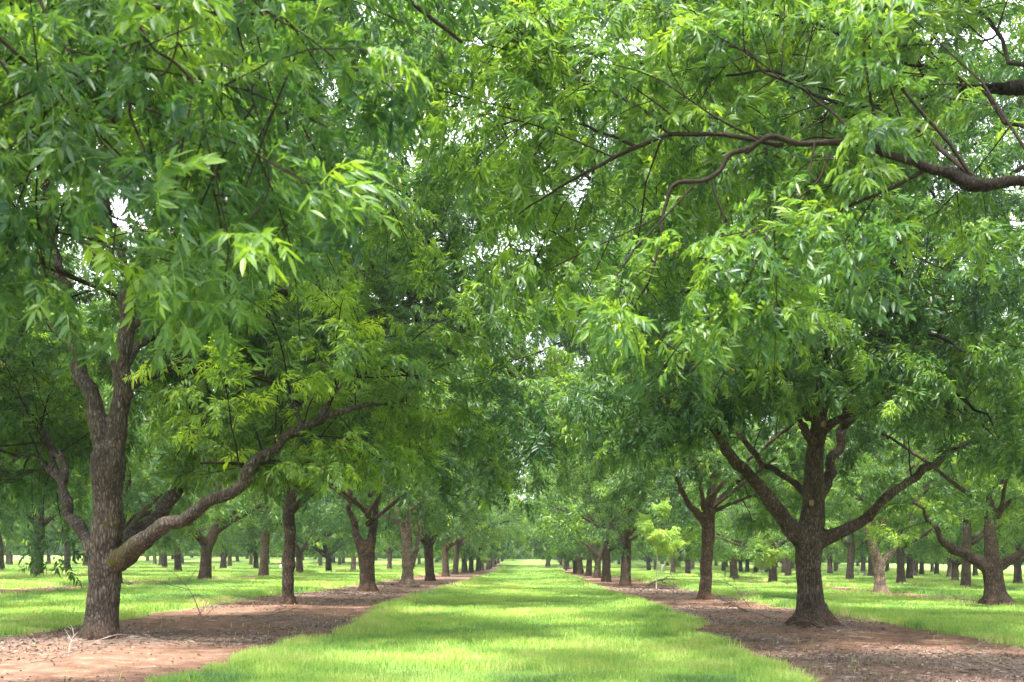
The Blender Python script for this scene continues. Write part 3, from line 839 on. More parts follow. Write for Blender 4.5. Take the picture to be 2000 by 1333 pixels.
b = gz(ground_at(1585, 1226)); d0 = b[1]
R1 = [
    (*px_limb(b, [(1588, 1250, 112, 0), (1588, 1226, 92, 0), (1584, 1200, 70, 0), (1581, 1150, 57, 0), (1579, 1100, 56, 0), (1579, 1060, 64, 0), (1585, 1020, 56, 0), (1590, 960, 48, 0), (1593, 900, 42, 0), (1598, 840, 36, .1), (1602, 780, 31, .2), (1612, 690, 26, .3), (1600, 560, 20, .5), (1610, 420, 14, .6), (1600, 300, 8, .6)], d0), .5),
    (*px_limb(b, [(1580, 1065, 56, 0), (1548, 1035, 42, -.2), (1515, 993, 34, -.4), (1480, 950, 29, -.6), (1440, 905, 25, -.8), (1415, 870, 22, -1), (1395, 820, 18, -1.2), (1350, 760, 14, -1.3), (1290, 710, 9, -1.4)], d0), .42),
    (*px_limb(b, [(1590, 1060, 42, 0), (1630, 1045, 32, -.2), (1670, 1030, 27, -.4), (1705, 1000, 24, -.5), (1750, 958, 20, -.6), (1800, 922, 18, -.6), (1845, 893, 15, -.6), (1920, 860, 11, -.5), (1990, 850, 7, -.4)], d0), .45),
    (*px_limb(b, [(1590, 985, 36, 0), (1612, 950, 27, .3), (1630, 905, 24, .6), (1642, 850, 20, .9), (1660, 780, 16, 1.3), (1700, 680, 12, 1.8), (1720, 580, 7, 2)], d0), .4),
    (*px_limb(b, [(1590, 975, 30, 0), (1555, 948, 18, .3), (1510, 915, 15, .6), (1460, 868, 13, 1), (1420, 830, 10, 1.4), (1370, 770, 7, 1.8)], d0), .45),
    (*px_limb(b, [(1600, 850, 24, 0), (1625, 826, 20, -.2), (1660, 812, 16, -.4), (1720, 780, 12, -.7), (1790, 740, 8, -1)], d0), .4),
    (*px_limb(b, [(1596, 880, 24, 0), (1560, 820, 17, -.4), (1510, 740, 13, -.9), (1470, 650, 9, -1.4)], d0), .4),
    (*px_limb(b, [(1599, 830, 22, 0), (1570, 770, 15, -1.2), (1500, 730, 12, -2.6), (1410, 720, 9, -4), (1330, 740, 5, -5)], d0), .3),
    (*px_limb(b, [(1600, 800, 22, 0), (1610, 720, 15, -1.4), (1620, 660, 12, -3), (1600, 640, 9, -4.4), (1570, 660, 5, -5.4)], d0), .3),
    (*px_limb(b, [(1604, 770, 20, 0), (1660, 700, 14, -1.4), (1740, 660, 11, -2.8), (1820, 660, 8, -4), (1890, 690, 5, -5)], d0), .3),
    (*px_limb(b, [(1645, 835, 15, .5), (1720, 780, 12, -1), (1800, 760, 10, -2.2), (1880, 780, 7, -3.4), (1940, 830, 4, -4)], d0), .25),
    (*px_limb(b, [(1606, 740, 18, 0), (1640, 600, 13, -1.2), (1690, 520, 10, -2.6), (1760, 500, 7, -3.8), (1840, 520, 4, -4.8)], d0), .3),
    (*px_limb(b, [(1606, 740, 18, 0), (1560, 620, 13, -1.2), (1500, 560, 10, -2.4), (1420, 550, 7, -3.4), (1340, 580, 4, -4.2)], d0), .3),
    (*px_limb(b, [(1602, 570, 18, .5), (1700, 430, 13, 1), (1820, 330, 10, 1.5), (1930, 260, 6, 2)], d0), .2),
    (*px_limb(b, [(1608, 440, 13, .6), (1720, 260, 10, .8), (1850, 140, 8, 1), (1960, 60, 5, 1.2)], d0), .2),
    (*px_limb(b, [(1604, 440, 13, .6), (1480, 270, 10, .6), (1330, 200, 8, .6), (1180, 230, 5, .6)], d0), .2),
    (*px_limb(b, [(1602, 360, 10, .6), (1640, 160, 8, .6), (1700, -40, 6, .6), (1760, -180, 4, .6)], d0), .2),
    (*px_limb(b, [(1602, 400, 10, .6), (1540, 200, 8, 0), (1480, 40, 6, -.6), (1440, -120, 4, -1)], d0), .2),
    (*px_limb(b, [(1420, 880, 14, -1), (1370, 820, 10, -1.6), (1300, 790, 8, -2.2), (1220, 800, 5, -2.8)], d0), .2),
]
R1_ROOT = hero('pecan_tree', 'stout dark pecan tree at right with wide spreading low limbs and pruned knot', GR, b, R1, 203, H=14.8, R=6.5, r=.2, fork=4.0, nlow=6, nhigh=10, floor=2.5, voxel=.028, env=env_r1,
     bark=(.68, .64, .60), young=.03, roots=1.0, nuts=420, scale=.88)

# round pale scars of sawn off limbs on the stout right tree
def scar(root, px, py, r_px, dd):
    d = d0 - dd; c = at(px, py, d) - b; r = r_px * d / F_PX
    prof = [(1.35, .10, 0), (1.3, .02, 0), (1.12, -.05, 0), (.92, -.055, 0), (.80, -.03, 1), (.45, -.022, 1), (.0001, -.02, 1)]
    k = 18; V = []; rng = np.random.default_rng(int(px)); wob_ = 1 + .08 * rng.normal(size=k)
    for q, y, _ in prof:
        for i in range(k):
            a = i / k * 6.2832; V.append((c[0] + r * q * wob_[i] * math.cos(a), c[1] + y, c[2] + 1.15 * r * q * wob_[i] * math.sin(a)))
    F = [(i * k + j, i * k + (j + 1) % k, (i + 1) * k + (j + 1) % k, (i + 1) * k + j) for i in range(len(prof) - 1) for j in range(k)]
    me = build_mesh('pruning_scar', np.array(V), np.array(F), smooth=True)
    me.materials.append(BARK); me.materials.append(SCARWOOD)
    me.polygons.foreach_set('material_index', np.repeat([0, 0, 0, 1, 1, 1], k).astype(np.int32))
    link('pruning_scar', me, None, root).color = (.7, .66, .6, 1)
SCARWOOD = simple_mat('scar_wood', (.27, .19, .13), .85, .4, 60)
scar(R1_ROOT, 1584, 983, 5.5, .225); scar(R1_ROOT, 1607, 829, 6, .20)

# second left tree, slim and straight
b = gz(ground_at(563, 1184)); d0 = b[1]
L2 = [
    (*px_limb(b, [(563, 1200, 40, 0), (563, 1184, 35, 0), (563, 1170, 29, 0), (563, 1100, 27, 0), (563, 1030, 26, 0), (564, 985, 27, 0), (563, 940, 19, 0), (562, 880, 17, 0), (561, 800, 15, .2), (565, 680, 13, .4), (560, 520, 10, .4), (570, 380, 6, .4)], d0), .5),
    (*px_limb(b, [(562, 995, 20, 0), (535, 970, 12, .2), (512, 950, 10, .4), (470, 905, 8, .8), (440, 850, 6, 1.2)], d0), .5),
    (*px_limb(b, [(566, 1000, 22, 0), (595, 975, 15, -.2), (640, 936, 13, -.5), (690, 888, 11, -.8), (740, 850, 9, -1), (800, 800, 6, -1.2)], d0), .5),
    (*px_limb(b, [(565, 985, 14, 0), (590, 940, 9, .3), (605, 890, 8, .7), (610, 820, 6, 1)], d0), .5),
    (*px_limb(b, [(562, 900, 14, 0), (640, 800, 11, .2), (760, 730, 9, .4), (880, 710, 7, .5), (990, 725, 5, .5), (1060, 770, 3, .5)], d0), .3),
    (*px_limb(b, [(562, 820, 13, .2), (640, 690, 11, .8), (770, 590, 9, 1.6), (900, 550, 7, 2.2), (1010, 560, 4, 2.5)], d0), .3),
    (*px_limb(b, [(740, 850, 8, -1), (830, 800, 7, -.6), (930, 800, 5, -.2), (1020, 850, 3, 0)], d0), .2),
    (*px_limb(b, [(563, 640, 11, .3), (700, 490, 9, .8), (850, 470, 7, 1.2), (960, 520, 4, 1.4)], d0), .3),
    (*px_limb(b, [(562, 760, 12, .3), (690, 660, 10, 1.2), (830, 630, 8, 2), (950, 650, 6, 2.6), (1040, 700, 3, 2.8)], d0), .3),
    (*px_limb(b, [(563, 700, 11, .4), (660, 520, 9, .4), (800, 400, 7, .4), (930, 360, 4, .4)], d0), .3),
]
hero('pecan_tree', 'slim straight dark pecan trunk, second along the left avenue row, forking at head height', GL, b, L2, 307, H=17, R=6.7, r=.18, fork=3.0, nlow=7, nhigh=9, floor=2.7, voxel=.03,
     bark=(.50, .46, .43), young=.03)

# second right tree
b = gz(ground_at(1378, 1172)); d0 = b[1]
R2 = [
    (*px_limb(b, [(1377, 1190, 42, 0), (1377, 1172, 35, 0), (1377, 1155, 29, 0), (1380, 1090, 27, 0), (1383, 1040, 29, 0), (1386, 1000, 28, 0), (1392, 960, 22, 0), (1400, 900, 18, 0), (1410, 800, 14, 0), (1400, 650, 10, 0), (1405, 500, 6, 0)], d0), .5),
    (*px_limb(b, [(1380, 1025, 24, 0), (1360, 1000, 16, -.2), (1342, 978, 13, -.4), (1310, 930, 10, -.8), (1260, 880, 7, -1.1)], d0), .45),
    (*px_limb(b, [(1386, 1000, 16, 0), (1420, 960, 11, .3), (1470, 920, 8, .8)], d0), .5),
    (*px_limb(b, [(1400, 900, 14, 0), (1330, 800, 11, 0), (1240, 750, 9, 0), (1150, 770, 6, 0), (1095, 820, 3, 0)], d0), .3),
    (*px_limb(b, [(1408, 790, 12, 0), (1320, 650, 10, 0), (1210, 590, 8, 0), (1100, 600, 4, 0)], d0), .3),
    (*px_limb(b, [(1408, 770, 11, .2), (1290, 680, 9, .8), (1150, 660, 7, 1.4), (1040, 690, 4, 1.8)], d0), .3),
    (*px_limb(b, [(1405, 720, 11, .2), (1280, 600, 9, 1.8), (1140, 570, 7, 3), (1020, 600, 4, 3.6)], d0), .3),
    (*px_limb(b, [(1404, 680, 10, 0), (1310, 520, 8, .5), (1200, 450, 6, .8), (1090, 440, 3, 1)], d0), .3),
]
hero('pecan_tree', 'straight brown pecan trunk right of the yellow sapling, second along right avenue row', GR, b, R2, 409, H=17, R=6.7, r=.18, fork=2.8, nlow=7, nhigh=9, floor=2.6, voxel=.03,
     bark=(.68, .58, .5), young=.03)

def mid_hero(px, py, label, group, limbs, seed, bark, H=14.8, R=6.0, fork=2.6, floor=2.1, zmin=None, env=None):
    global b, d0
    b = gz(ground_at(px, py)); d0 = b[1]
    L = [(*px_limb(b, [(x, y, w, dd * d0 / 20) for x, y, w, dd in pts], d0), t) for pts, t in limbs]
    hero('pecan_tree', label, group, b, L, seed, H=H, R=R, r=.16, fork=fork, nlow=6, nhigh=6, floor=floor, voxel=.035, bark=bark, young=.03, zmin=zmin, env=env, scale=.95)
mid_hero(718, 1156, 'stout dark pecan trunk forking low, third along the left avenue row', GL, [
    ([(718, 1168, 52, 0), (718, 1156, 44, 0), (718, 1145, 36, 0), (717, 1120, 35, 0), (716, 1095, 37, 0), (714, 1075, 38, 0), (712, 1060, 26, 0)], 1.1),
    ([(712, 1085, 28, 0), (703, 1062, 23, 0), (694, 1040, 19, 0), (688, 1010, 14, 0), (682, 960, 11, 0), (672, 880, 8, .3), (668, 780, 5, .5)], .5),
    ([(718, 1085, 27, 0), (727, 1050, 19, 0), (732, 1015, 15, 0), (738, 960, 11, 0), (745, 880, 8, -.3), (770, 780, 5, -.4)], .5)], 811, (.60, .52, .45), R=6.7, H=16.5)
mid_hero(795, 1142, 'pale grey pecan trunk with tall V fork, fourth along the left avenue row', GL, [
    ([(796, 1152, 44, 0), (796, 1142, 38, 0), (796, 1134, 30, 0), (796, 1115, 26, 0), (795, 1085, 24, 0), (795, 1062, 25, 0), (795, 1050, 20, 0)], 1.1),
    ([(793, 1060, 18, 0), (786, 1030, 15, 0), (776, 1002, 13, 0), (764, 970, 10, 0), (745, 910, 7, 0), (735, 840, 4, 0)], .5),
    ([(797, 1060, 18, 0), (800, 1025, 16, 0), (801, 995, 13, 0), (803, 950, 10, 0), (812, 880, 7, 0), (830, 800, 4, 0)], .5),
    ([(803, 1110, 14, .2), (811, 1080, 12, .3), (816, 1050, 11, .4), (820, 1015, 8, .5), (835, 960, 5, .6)], .5)], 823, (1.3, 1.24, 1.2))
G2 = 'pecan trees of the second row to the right'
mid_hero(1945, 1180, 'dark low forking pecan tree with spreading limbs at the far right', G2, [
    ([(1946, 1192, 80, 0), (1946, 1180, 68, 0), (1944, 1168, 54, 0), (1942, 1145, 45, 0), (1939, 1120, 43, 0), (1938, 1105, 46, 0), (1937, 1085, 34, 0), (1934, 1050, 28, 0), (1931, 1020, 22, 0), (1934, 960, 16, 0), (1950, 850, 10, 0), (1940, 700, 6, 0)], .5),
    ([(1936, 1115, 34, 0), (1912, 1098, 26, 0), (1885, 1083, 23, 0), (1860, 1074, 20, 0), (1842, 1050, 15, 0), (1824, 1025, 11, 0), (1790, 980, 7, 0)], .5),
    ([(1940, 1112, 30, 0), (1965, 1100, 22, 0), (1990, 1085, 19, 0), (2030, 1060, 14, 0), (2080, 1030, 9, 0)], .5)], 837, (.62, .55, .5))
mid_hero(1720, 1158, 'pale barked V shaped pecan tree right of the stout right avenue tree', G2, [
    ([(1721, 1168, 42, 0), (1721, 1158, 36, 0), (1719, 1150, 29, 0), (1718, 1130, 25, 0), (1715, 1105, 24, 0), (1712, 1092, 23, 0), (1706, 1068, 21, 0), (1698, 1038, 19, 0), (1693, 1005, 14, 0), (1690, 950, 10, 0), (1700, 850, 6, 0)], .55),
    ([(1717, 1112, 16, 0), (1732, 1090, 14, 0), (1752, 1066, 13, 0), (1768, 1040, 12, 0), (1780, 1012, 10, 0), (1795, 970, 7, 0), (1830, 920, 4, 0)], .5)], 841, (1.62, 1.52, 1.47), floor=3.4)

# overhanging tree on the right, its trunk outside the picture
b = gz(np.array([5.6, 8.3, 0])); 
def PB(pts, d): return px_limb(b, [(x, y, w if w > 25 else w * .8, dd) for x, y, w, dd in pts], d)
RB = [
    (*PB([(2260, 520, 80, .2), (2150, 420, 40, .1), (2040, 366, 32, 0), (1960, 360, 30, 0), (1880, 343, 27, 0), (1790, 312, 23, 0), (1700, 293, 20, 0), (1610, 288, 18, 0), (1520, 284, 16, 0), (1450, 292, 15, 0)], 8.0), .22),
    (*PB([(1470, 290, 15, 0), (1425, 303, 15, 0), (1405, 335, 14, 0), (1370, 355, 13, 0), (1315, 372, 12, 0), (1292, 425, 9, 0), (1272, 500, 8, 0), (1258, 560, 6, 0), (1254, 620, 4, 0)], 8.0), .25),
    (*PB([(1530, 285, 14, 0), (1440, 268, 13, .1), (1370, 256, 13, .2), (1310, 264, 13, .2), (1245, 288, 13, .3), (1190, 322, 11, .4), (1110, 362, 8, .5), (1030, 420, 5, .6)], 8.0), .2),
    (*PB([(1620, 300, 9, 0), (1600, 350, 7, 0), (1550, 400, 6, 0), (1510, 470, 5, 0), (1485, 560, 3.5, 0)], 7.6), .2),
    (*PB([(1388, 345, 8, 0), (1398, 385, 7, 0), (1414, 430, 6, 0), (1405, 480, 4, 0), (1395, 540, 3, 0)], 8.0), .3),
    (*PB([(2150, 380, 22, .2), (2040, 300, 13, 1.0), (1900, 190, 11, 1.6), (1760, 110, 9, 2.0), (1600, 50, 7, 2.4), (1430, 20, 5, 2.7)], 8.0), .2),
    (*PB([(2080, 370, 20, 0), (1990, 120, 12, 1.4), (1800, -60, 11, 2.2), (1500, -100, 13, 2.6), (1250, -60, 10, 3.0), (1060, 40, 7, 3.3), (960, 170, 4, 3.5)], 8.0), .25),
    (*PB([(1245, 288, 10, .3), (1150, 250, 8, .9), (1030, 240, 7, 1.5), (930, 280, 5, 2.0), (850, 360, 3, 2.4)], 8.0), .15),
    (*PB([(1310, 264, 9, .2), (1230, 200, 8, .8), (1120, 140, 6, 1.4), (1000, 120, 4, 2.0)], 8.0), .2),
    (*PB([(1900, 345, 16, 0), (1780, 250, 12, .6), (1640, 190, 10, 1.0), (1480, 150, 8, 1.4), (1320, 150, 5, 1.7)], 8.0), .2),
    (*PB([(1700, 293, 10, 0), (1600, 200, 8, .4), (1480, 120, 7, .7), (1380, 60, 5, .9)], 8.0), .2),
]
def trunk_b():
    return spline(np.array([(0, 0, -.25, .42), (0, 0, 0, .37), (0, 0, .5, .30), (.0, 0, 1.6, .28), (.0, 0, 2.6, .29), (-.1, 0, 3.4, .24), (.0, .1, 5, .19), (.1, .1, 7.5, .13), (0, .2, 10.5, .05)]), 26)
tb = trunk_b(); RB.append((tb[:, :3], tb[:, 3], .45))
def clear_of_view(ymax):
    def f(W):
        px, py = px_of(W)
        return not np.any((W[:, 1] > .5) & (W[:, 1] < ymax) & (px > -60) & (px < 2060) & (py > -80))
    return f
def near_mask(P):
    return (P[:, 1] < 11) & (np.abs(P[:, 0]) < P[:, 1] * .62 + .4) & (P[:, 2] < 1.25 + P[:, 1] * .62)
def env_b(S):
    W = S + b
    px = VPX + W[:, 0] / W[:, 1] * F_PX; py = VPY - (W[:, 2] - CAM_H) / W[:, 1] * F_PX
    lim = np.interp(px, [700, 900, 1050, 1250, 1450, 1600, 1750, 1900, 2050, 2300], [60, 430, 600, 700, 660, 560, 470, 470, 520, 700]) + 60 * (vnoise(W * 1.3, 3) - .5)
    ok = ~((W[:, 1] < 13) & (W[:, 1] > 1) & (py > lim) & (px < 2300)) & ~((W[:, 1] < 6.6) & (px < 2300) & (W[:, 1] > .5)) & ~((W[:, 1] <= .5) & (W[:, 0] < 3))
    ok &= ~sky_gap(px, py, W)
    ok &= ~((W[:, 1] > 11.2) & (W[:, 0] > 2.4))
    # leaves thin out in front of the bare bough
    by = np.interp(px, [1180, 1245, 1310, 1370, 1430, 1520, 1700, 1790, 1880, 2040], [325, 290, 264, 258, 300, 290, 297, 312, 343, 370])
    prob = np.interp(px, [1150, 1200, 1480, 1520, 1700, 1800, 1870, 1900], [.2, .45, .3, .0, .0, .1, .5, .9])
    r_ = np.random.default_rng(3).random(len(px))
    ok &= ~((W[:, 1] < 8.35) & (np.abs(py - by + 15) < 75) & (r_ < prob) & (px > 1150))
    b2 = np.abs(px - np.interp(py, [305, 340, 372, 425, 500, 620], [1425, 1400, 1315, 1292, 1272, 1254]))
    ok &= ~((W[:, 1] < 8.5) & (b2 < 55) & (py > 300) & (py < 620) & (r_ < .9))
    return ok
hero('pecan_tree', 'pecan tree whose dark crooked bough reaches in from the right edge overhead', GR, b, RB, 511, H=12, R=6.2, r=.2, fork=4.0, nlow=6, nhigh=6, density=1.0, floor=2.6, voxel=.024,
     bark=(.13, .115, .10), hi=near_mask, young=.02, env=env_b, xfilter=clear_of_view(9), offset=.03, scale=.76)

# overhanging tree on the left, its trunk outside the picture
b = gz(np.array([-6.6, 3.4, 0]))
def PA(pts, d): return px_limb(b, pts, d)
RA = [
    (spline(np.array([(0, 0, 2.6, .2), (1.2, .5, 3.6, .14), (2.6, 1.3, 4.5, .11), (4.0, 2.2, 5.0, .08), (5.2, 2.9, 5.1, .05), (6.1, 3.4, 4.7, .02)]), 20)[:, :3], np.linspace(.07, .012, 20), .28),
    (spline(np.array([(0, 0, 3.2), (1.0, 1.2, 4.2), (2.0, 2.7, 5.0), (3.2, 4.0, 5.3), (4.4, 5.0, 5.0), (5.2, 5.6, 4.4)]), 20), np.linspace(.07, .012, 20), .28),
    (spline(np.array([(0, 0, 2.4), (.6, 1.6, 3.0), (1.2, 3.0, 3.6), (2.0, 4.4, 3.8), (3.0, 5.4, 3.5)]), 18), np.linspace(.12, .015, 18), .3),
    (*PA([(300, -180, 14, 0), (268, -40, 11, 0), (270, 60, 9, 0), (262, 130, 8, 0), (247, 200, 7, 0), (251, 300, 5, 0), (254, 410, 3.5, 0), (250, 520, 2.5, 0)], 5.6), .2),
    (*PA([(267, 40, 8, 0), (300, 95, 7, 0), (350, 130, 7, 0), (398, 200, 6, 0), (410, 330, 4.5, 0), (432, 440, 3, 0), (430, 520, 2, 0)], 5.6), .2),
    (*PA([(60, -80, 9, 0), (82, 10, 8, 0), (108, 60, 7, 0), (148, 108, 6.5, 0), (156, 160, 5, 0), (108, 212, 3.5, 0), (60, 300, 2.5, 0)], 5.6), .2),
    (*PA([(240, -60, 11, 0), (280, 5, 10, 0), (365, 22, 9, 0), (480, 40, 7, .1), (580, 60, 5, .2), (640, 130, 3, .2)], 5.6), .2),
    (*PA([(348, 30, 6, 0), (345, 90, 5, 0), (325, 140, 4.5, 0), (295, 152, 3, 0)], 5.6), .3),
    (*PA([(460, 40, 6, 0), (480, 110, 5, 0), (507, 150, 4, 0), (490, 185, 3, 0), (520, 300, 2.5, 0), (500, 420, 2, 0)], 5.8), .2),
    (*PA([(-80, 60, 9, 0), (0, 120, 7, 0), (60, 230, 5, .1), (110, 380, 4, .1), (130, 500, 3, .1)], 5.5), .2),
    (*PA([(-120, 260, 9, 0), (-30, 330, 7, 0), (40, 430, 5, 0), (90, 560, 3, 0)], 5.8), .2),
]
ta = trunk_b(); RA.append((ta[:, :3], ta[:, 3], .45))
def env_a(S):
    W = S + b
    px = VPX + W[:, 0] / W[:, 1] * F_PX; py = VPY - (W[:, 2] - CAM_H) / W[:, 1] * F_PX
    lim = np.interp(px, [-300, 0, 100, 250, 400, 520, 640, 760, 900], [640, 620, 600, 580, 580, 520, 400, 110, -100]) + 70 * (vnoise(W * 1.6, 3) - .5)
    return ~sky_gap(px, py, W) & ~((W[:, 1] < 11) & (W[:, 1] > 1) & (py > lim)) & ~((W[:, 1] < 5.3) & (W[:, 1] > .3) & (px > -500))
hero('pecan_tree', 'pecan tree whose thin twigs hang down across the top left corner', GL, b, RA, 613, H=12, R=6.0, r=.2, fork=4.2, nlow=5, nhigh=6, density=1.0, floor=2.2, voxel=.024,
     bark=(.35, .3, .26), hi=near_mask, young=.02, env=env_a, xfilter=clear_of_view(6.5), offset=.06, scale=.75)

# ------------------------------------------------------------------ middle and far trees
MID = [make_variant(1000 + i, 'mid', H=16 + .4 * i, R=6.2, r=.26, fork=[2.0, 1.6, 2.6, 1.9, 1.5, 2.3][i], density=1.0, scale=1.05, nlow=[7, 8, 7, 6, 8, 6][i], sides=12) for i in range(6)]
LOW = [make_variant(2000 + i, 'lo', H=14.4 + .5 * i, R=6.1, r=.27, fork=[2.1, 1.6, 2.6, 1.9, 1.4, 2.4][i], density=.8, scale=1.08, nlow=[7, 6, 8, 7, 5, 7][i], nhigh=6, sides=9) for i in range(6)]
FAR = [make_variant(3000 + i, 'far', H=14.3 + .6 * i, R=6.1, r=.28, fork=[2.2, 1.8, 2.5, 1.5][i], density=.55, scale=1.12, nlow=7, nhigh=6, sides=7, twigs=False) for i in range(4)]
ORD = ['first', 'second', 'third', 'fourth', 'fifth', 'sixth', 'seventh', 'eighth', 'ninth', 'tenth', 'eleventh', 'twelfth', 'thirteenth', 'fourteenth', 'fifteenth', 'sixteenth', 'seventeenth', 'eighteenth', 'nineteenth', 'twentieth']

# (px, py) of trunk feet seen in the photograph, trunk width in px, bark tint
SEEN = [
    (840, 1134, 18, (.8, .66, .56)), (871, 1126, 18, (1.0, .88, .76)), (889, 1121.5, 15, (.8, .75, .7)), (907, 1119, 13, (.9, .86, .82)), (920, 1118, 13, (1.1, 1.0, .95)), (933, 1116, 7, (.6, .6, .6)), (953, 1113, 8, (.7, .65, .65)),
    (1222, 1144, 20, (.8, .72, .66)), (1184, 1136, 17, (.7, .62, .56)), (1166, 1129, 14, (1.35, 1.25, 1.2)), (1150, 1125, 13, (.8, .72, .68)), (1134, 1121.5, 12, (1.35, 1.2, 1.1)), (1124, 1119.5, 9, (.8, .75, .7)), (1104, 1114.5, 7, (.8, .75, .7)), (1070, 1111, 16, (.5, .5, .5)),
    (400, 1133, 22, (.8, .68, .58)), (515, 1126, 18, (1.0, .86, .76)), (585, 1120, 13, (.75, .68, .62)), (642, 1119, 12, (.75, .66, .6)), (690, 1115.5, 10, (.9, .82, .76)), (760, 1113, 9, (1.0, .88, .8)),
    (72, 1126, 20, (.8, .7, .64)), (348, 1118, 13, (.85, .75, .66)), (322, 1110, 9, (.8, .75, .7)), (435, 1113, 11, (.7, .6, .55)), (449, 1108, 8, (1.0, .85, .75)), (500, 1113, 6, (.8, .75, .7)), (131, 1113, 12, (.75, .7, .66)), (3, 1116, 9, (1.0, .85, .78)), (20, 1106, 9, (.75, .7, .7)), (166, 1107.5, 9, (1.1, .9, .8)), (313, 1106, 7, (.9, .85, .8)), (625, 1106, 8, (.75, .7, .7)), (671, 1106, 6, (.6, .6, .6)), (464, 1103.5, 6, (.7, .7, .7)), (144, 1101, 6, (.7, .7, .7)), (651, 1105.5, 7, (.7, .7, .7)),
    (1886, 1150, 17, (.9, .84, .8)), (1760, 1141, 12, (.75, .7, .68)), (1988, 1143, 14, (.7, .66, .64)), (1659, 1134, 14, (.75, .7, .66)), (1865, 1137, 10, (.75, .7, .68)), (1776, 1133, 9, (.85, .76, .72)), (1854, 1130, 8, (.85, .8, .78)), (1700, 1127, 7, (.9, .84, .8)), (1785, 1127, 7, (1.1, 1.05, 1.0)), (1829, 1125, 7, (.7, .7, .7)), (1800, 1124.5, 6, (.7, .7, .7)), (1905, 1128, 6, (.7, .66, .66)), (1434, 1131, 15, (1.2, 1.1, 1.05)), (1343, 1124, 10, (.8, .72, .7)), (1447, 1119.5, 8, (.9, .85, .85)), (1459, 1119, 7, (.7, .7, .7)), (1476, 1119, 6, (.7, .7, .7)), (1498, 1119, 7, (.8, .7, .66)), (1531, 1124, 9, (.8, .76, .74)), (1413, 1117, 8, (.7, .7, .7)), (1268, 1117, 8, (.6, .6, .6)), (1280, 1115, 6, (.6, .6, .6)),
]
spots = []
HEROES = [ground_at(x, y)[:2] for x, y in ((200, 1248), (563, 1184), (718, 1156), (795, 1142), (1585, 1226), (1378, 1172), (1945, 1180), (1720, 1158))]
for px, py, w, tint in SEEN:
    p = ground_at(px, py); spots.append((p[0], p[1], w * p[1] / F_PX, tint, True))
# trees at the sides just outside the picture whose crowns or shade come into it
for x, y in [(-18.3, 21), (-18.3, 33), (-18.3, 45), (-6.4, 51.5), (15.2, 21), (15.2, 9), (-18.5, 9), (23.5, 34), (-30.4, 51), (-30.4, 38), (32, 45), (32.5, 57)]:
    if all((x - s[0]) ** 2 + (y - s[1]) ** 2 > 36 for s in spots) and all((x - q[0]) ** 2 + (y - q[1]) ** 2 > 36 for q in HEROES): spots.append((x, y, .52, (.85, .76, .7), False))
# the rows run on into the distance
rr = np.random.default_rng(5)
for ri, rx in enumerate(ROWS):
    ph = 3.5 if ri % 2 else 9.5
    for k in range(4, 19):
        y = ph + 12 * k + rr.normal(0, .5); x = rx + rr.normal(0, .3)
        if y < 62 or y > 222: continue
        if abs(x) > y * .58 + 3: continue
        if all((x - s[0]) ** 2 + (y - s[1]) ** 2 > 64 for s in spots):
            spots.append((x, y, rr.uniform(.42, .6), tuple(np.array((.85, .77, .72)) * rr.uniform(.75, 1.2)), False))
spots.sort(key=lambda s: s[1])
rowcount = {}
for k, (x, y, w, tint, seen) in enumerate(spots):
    left = x < -1
    ri = min(range(len(ROWS)), key=lambda i: abs(ROWS[i] - x))
    if left: ri = min(ri, 5)
    else: ri = max(ri, 6)
    inframe = 0 < VPX + x / y * F_PX < 2000
    n0 = {5: 4, 6: 2, 7: 2}.get(ri, 0)
    if inframe: rowcount[ri] = rowcount.get(ri, n0) + 1
    c = rowcount.get(ri, n0)
    lane = (6 - ri) if left else (ri - 5)
    look = 'pale barked' if tint[0] > 1.15 else ('dark trunked' if tint[0] < .72 else 'brown trunked')
    girth = 'stout' if w > .55 else ('slim' if w < .4 else 'sturdy')
    side = 'left' if left else 'right'
    if lane == 1: where = f'in {side} row beside central grass lane'
    else: where = f'in {ORD[lane - 1]} row {side} of central lane'
    label = f'{girth} {look} pecan tree, {ORD[min(c, 20) - 1]} trunk {where}'
    if not inframe: label = f'{"high" if y < 15 else "broad" if y < 30 else "dense" if y < 48 else "low"} pecan crown reaching in at {side} edge, its trunk out of sight, {ORD[lane - 1]} row'
    V = (MID if y < 52 else LOW if y < 95 else FAR)
    v = V[(k * 5 + k // 7) % len(V)]
    sc = float(np.clip(w / .54, .94, 1.06 if lane == 1 else 1.16))
    if lane == 1 and y > 65: sc *= .9
    if lane == 1 and 150 < y < 175 and .5 < x < 4: sc = 1.4
    z = float(ground_h(np.array([x]), np.array([y]))[0]) - .03
    place_variant(v, (x, y, z), rr.uniform(0, 6.28), sc, label, f'pecan trees of the {ORD[lane-1]} row to the {side}', tint)

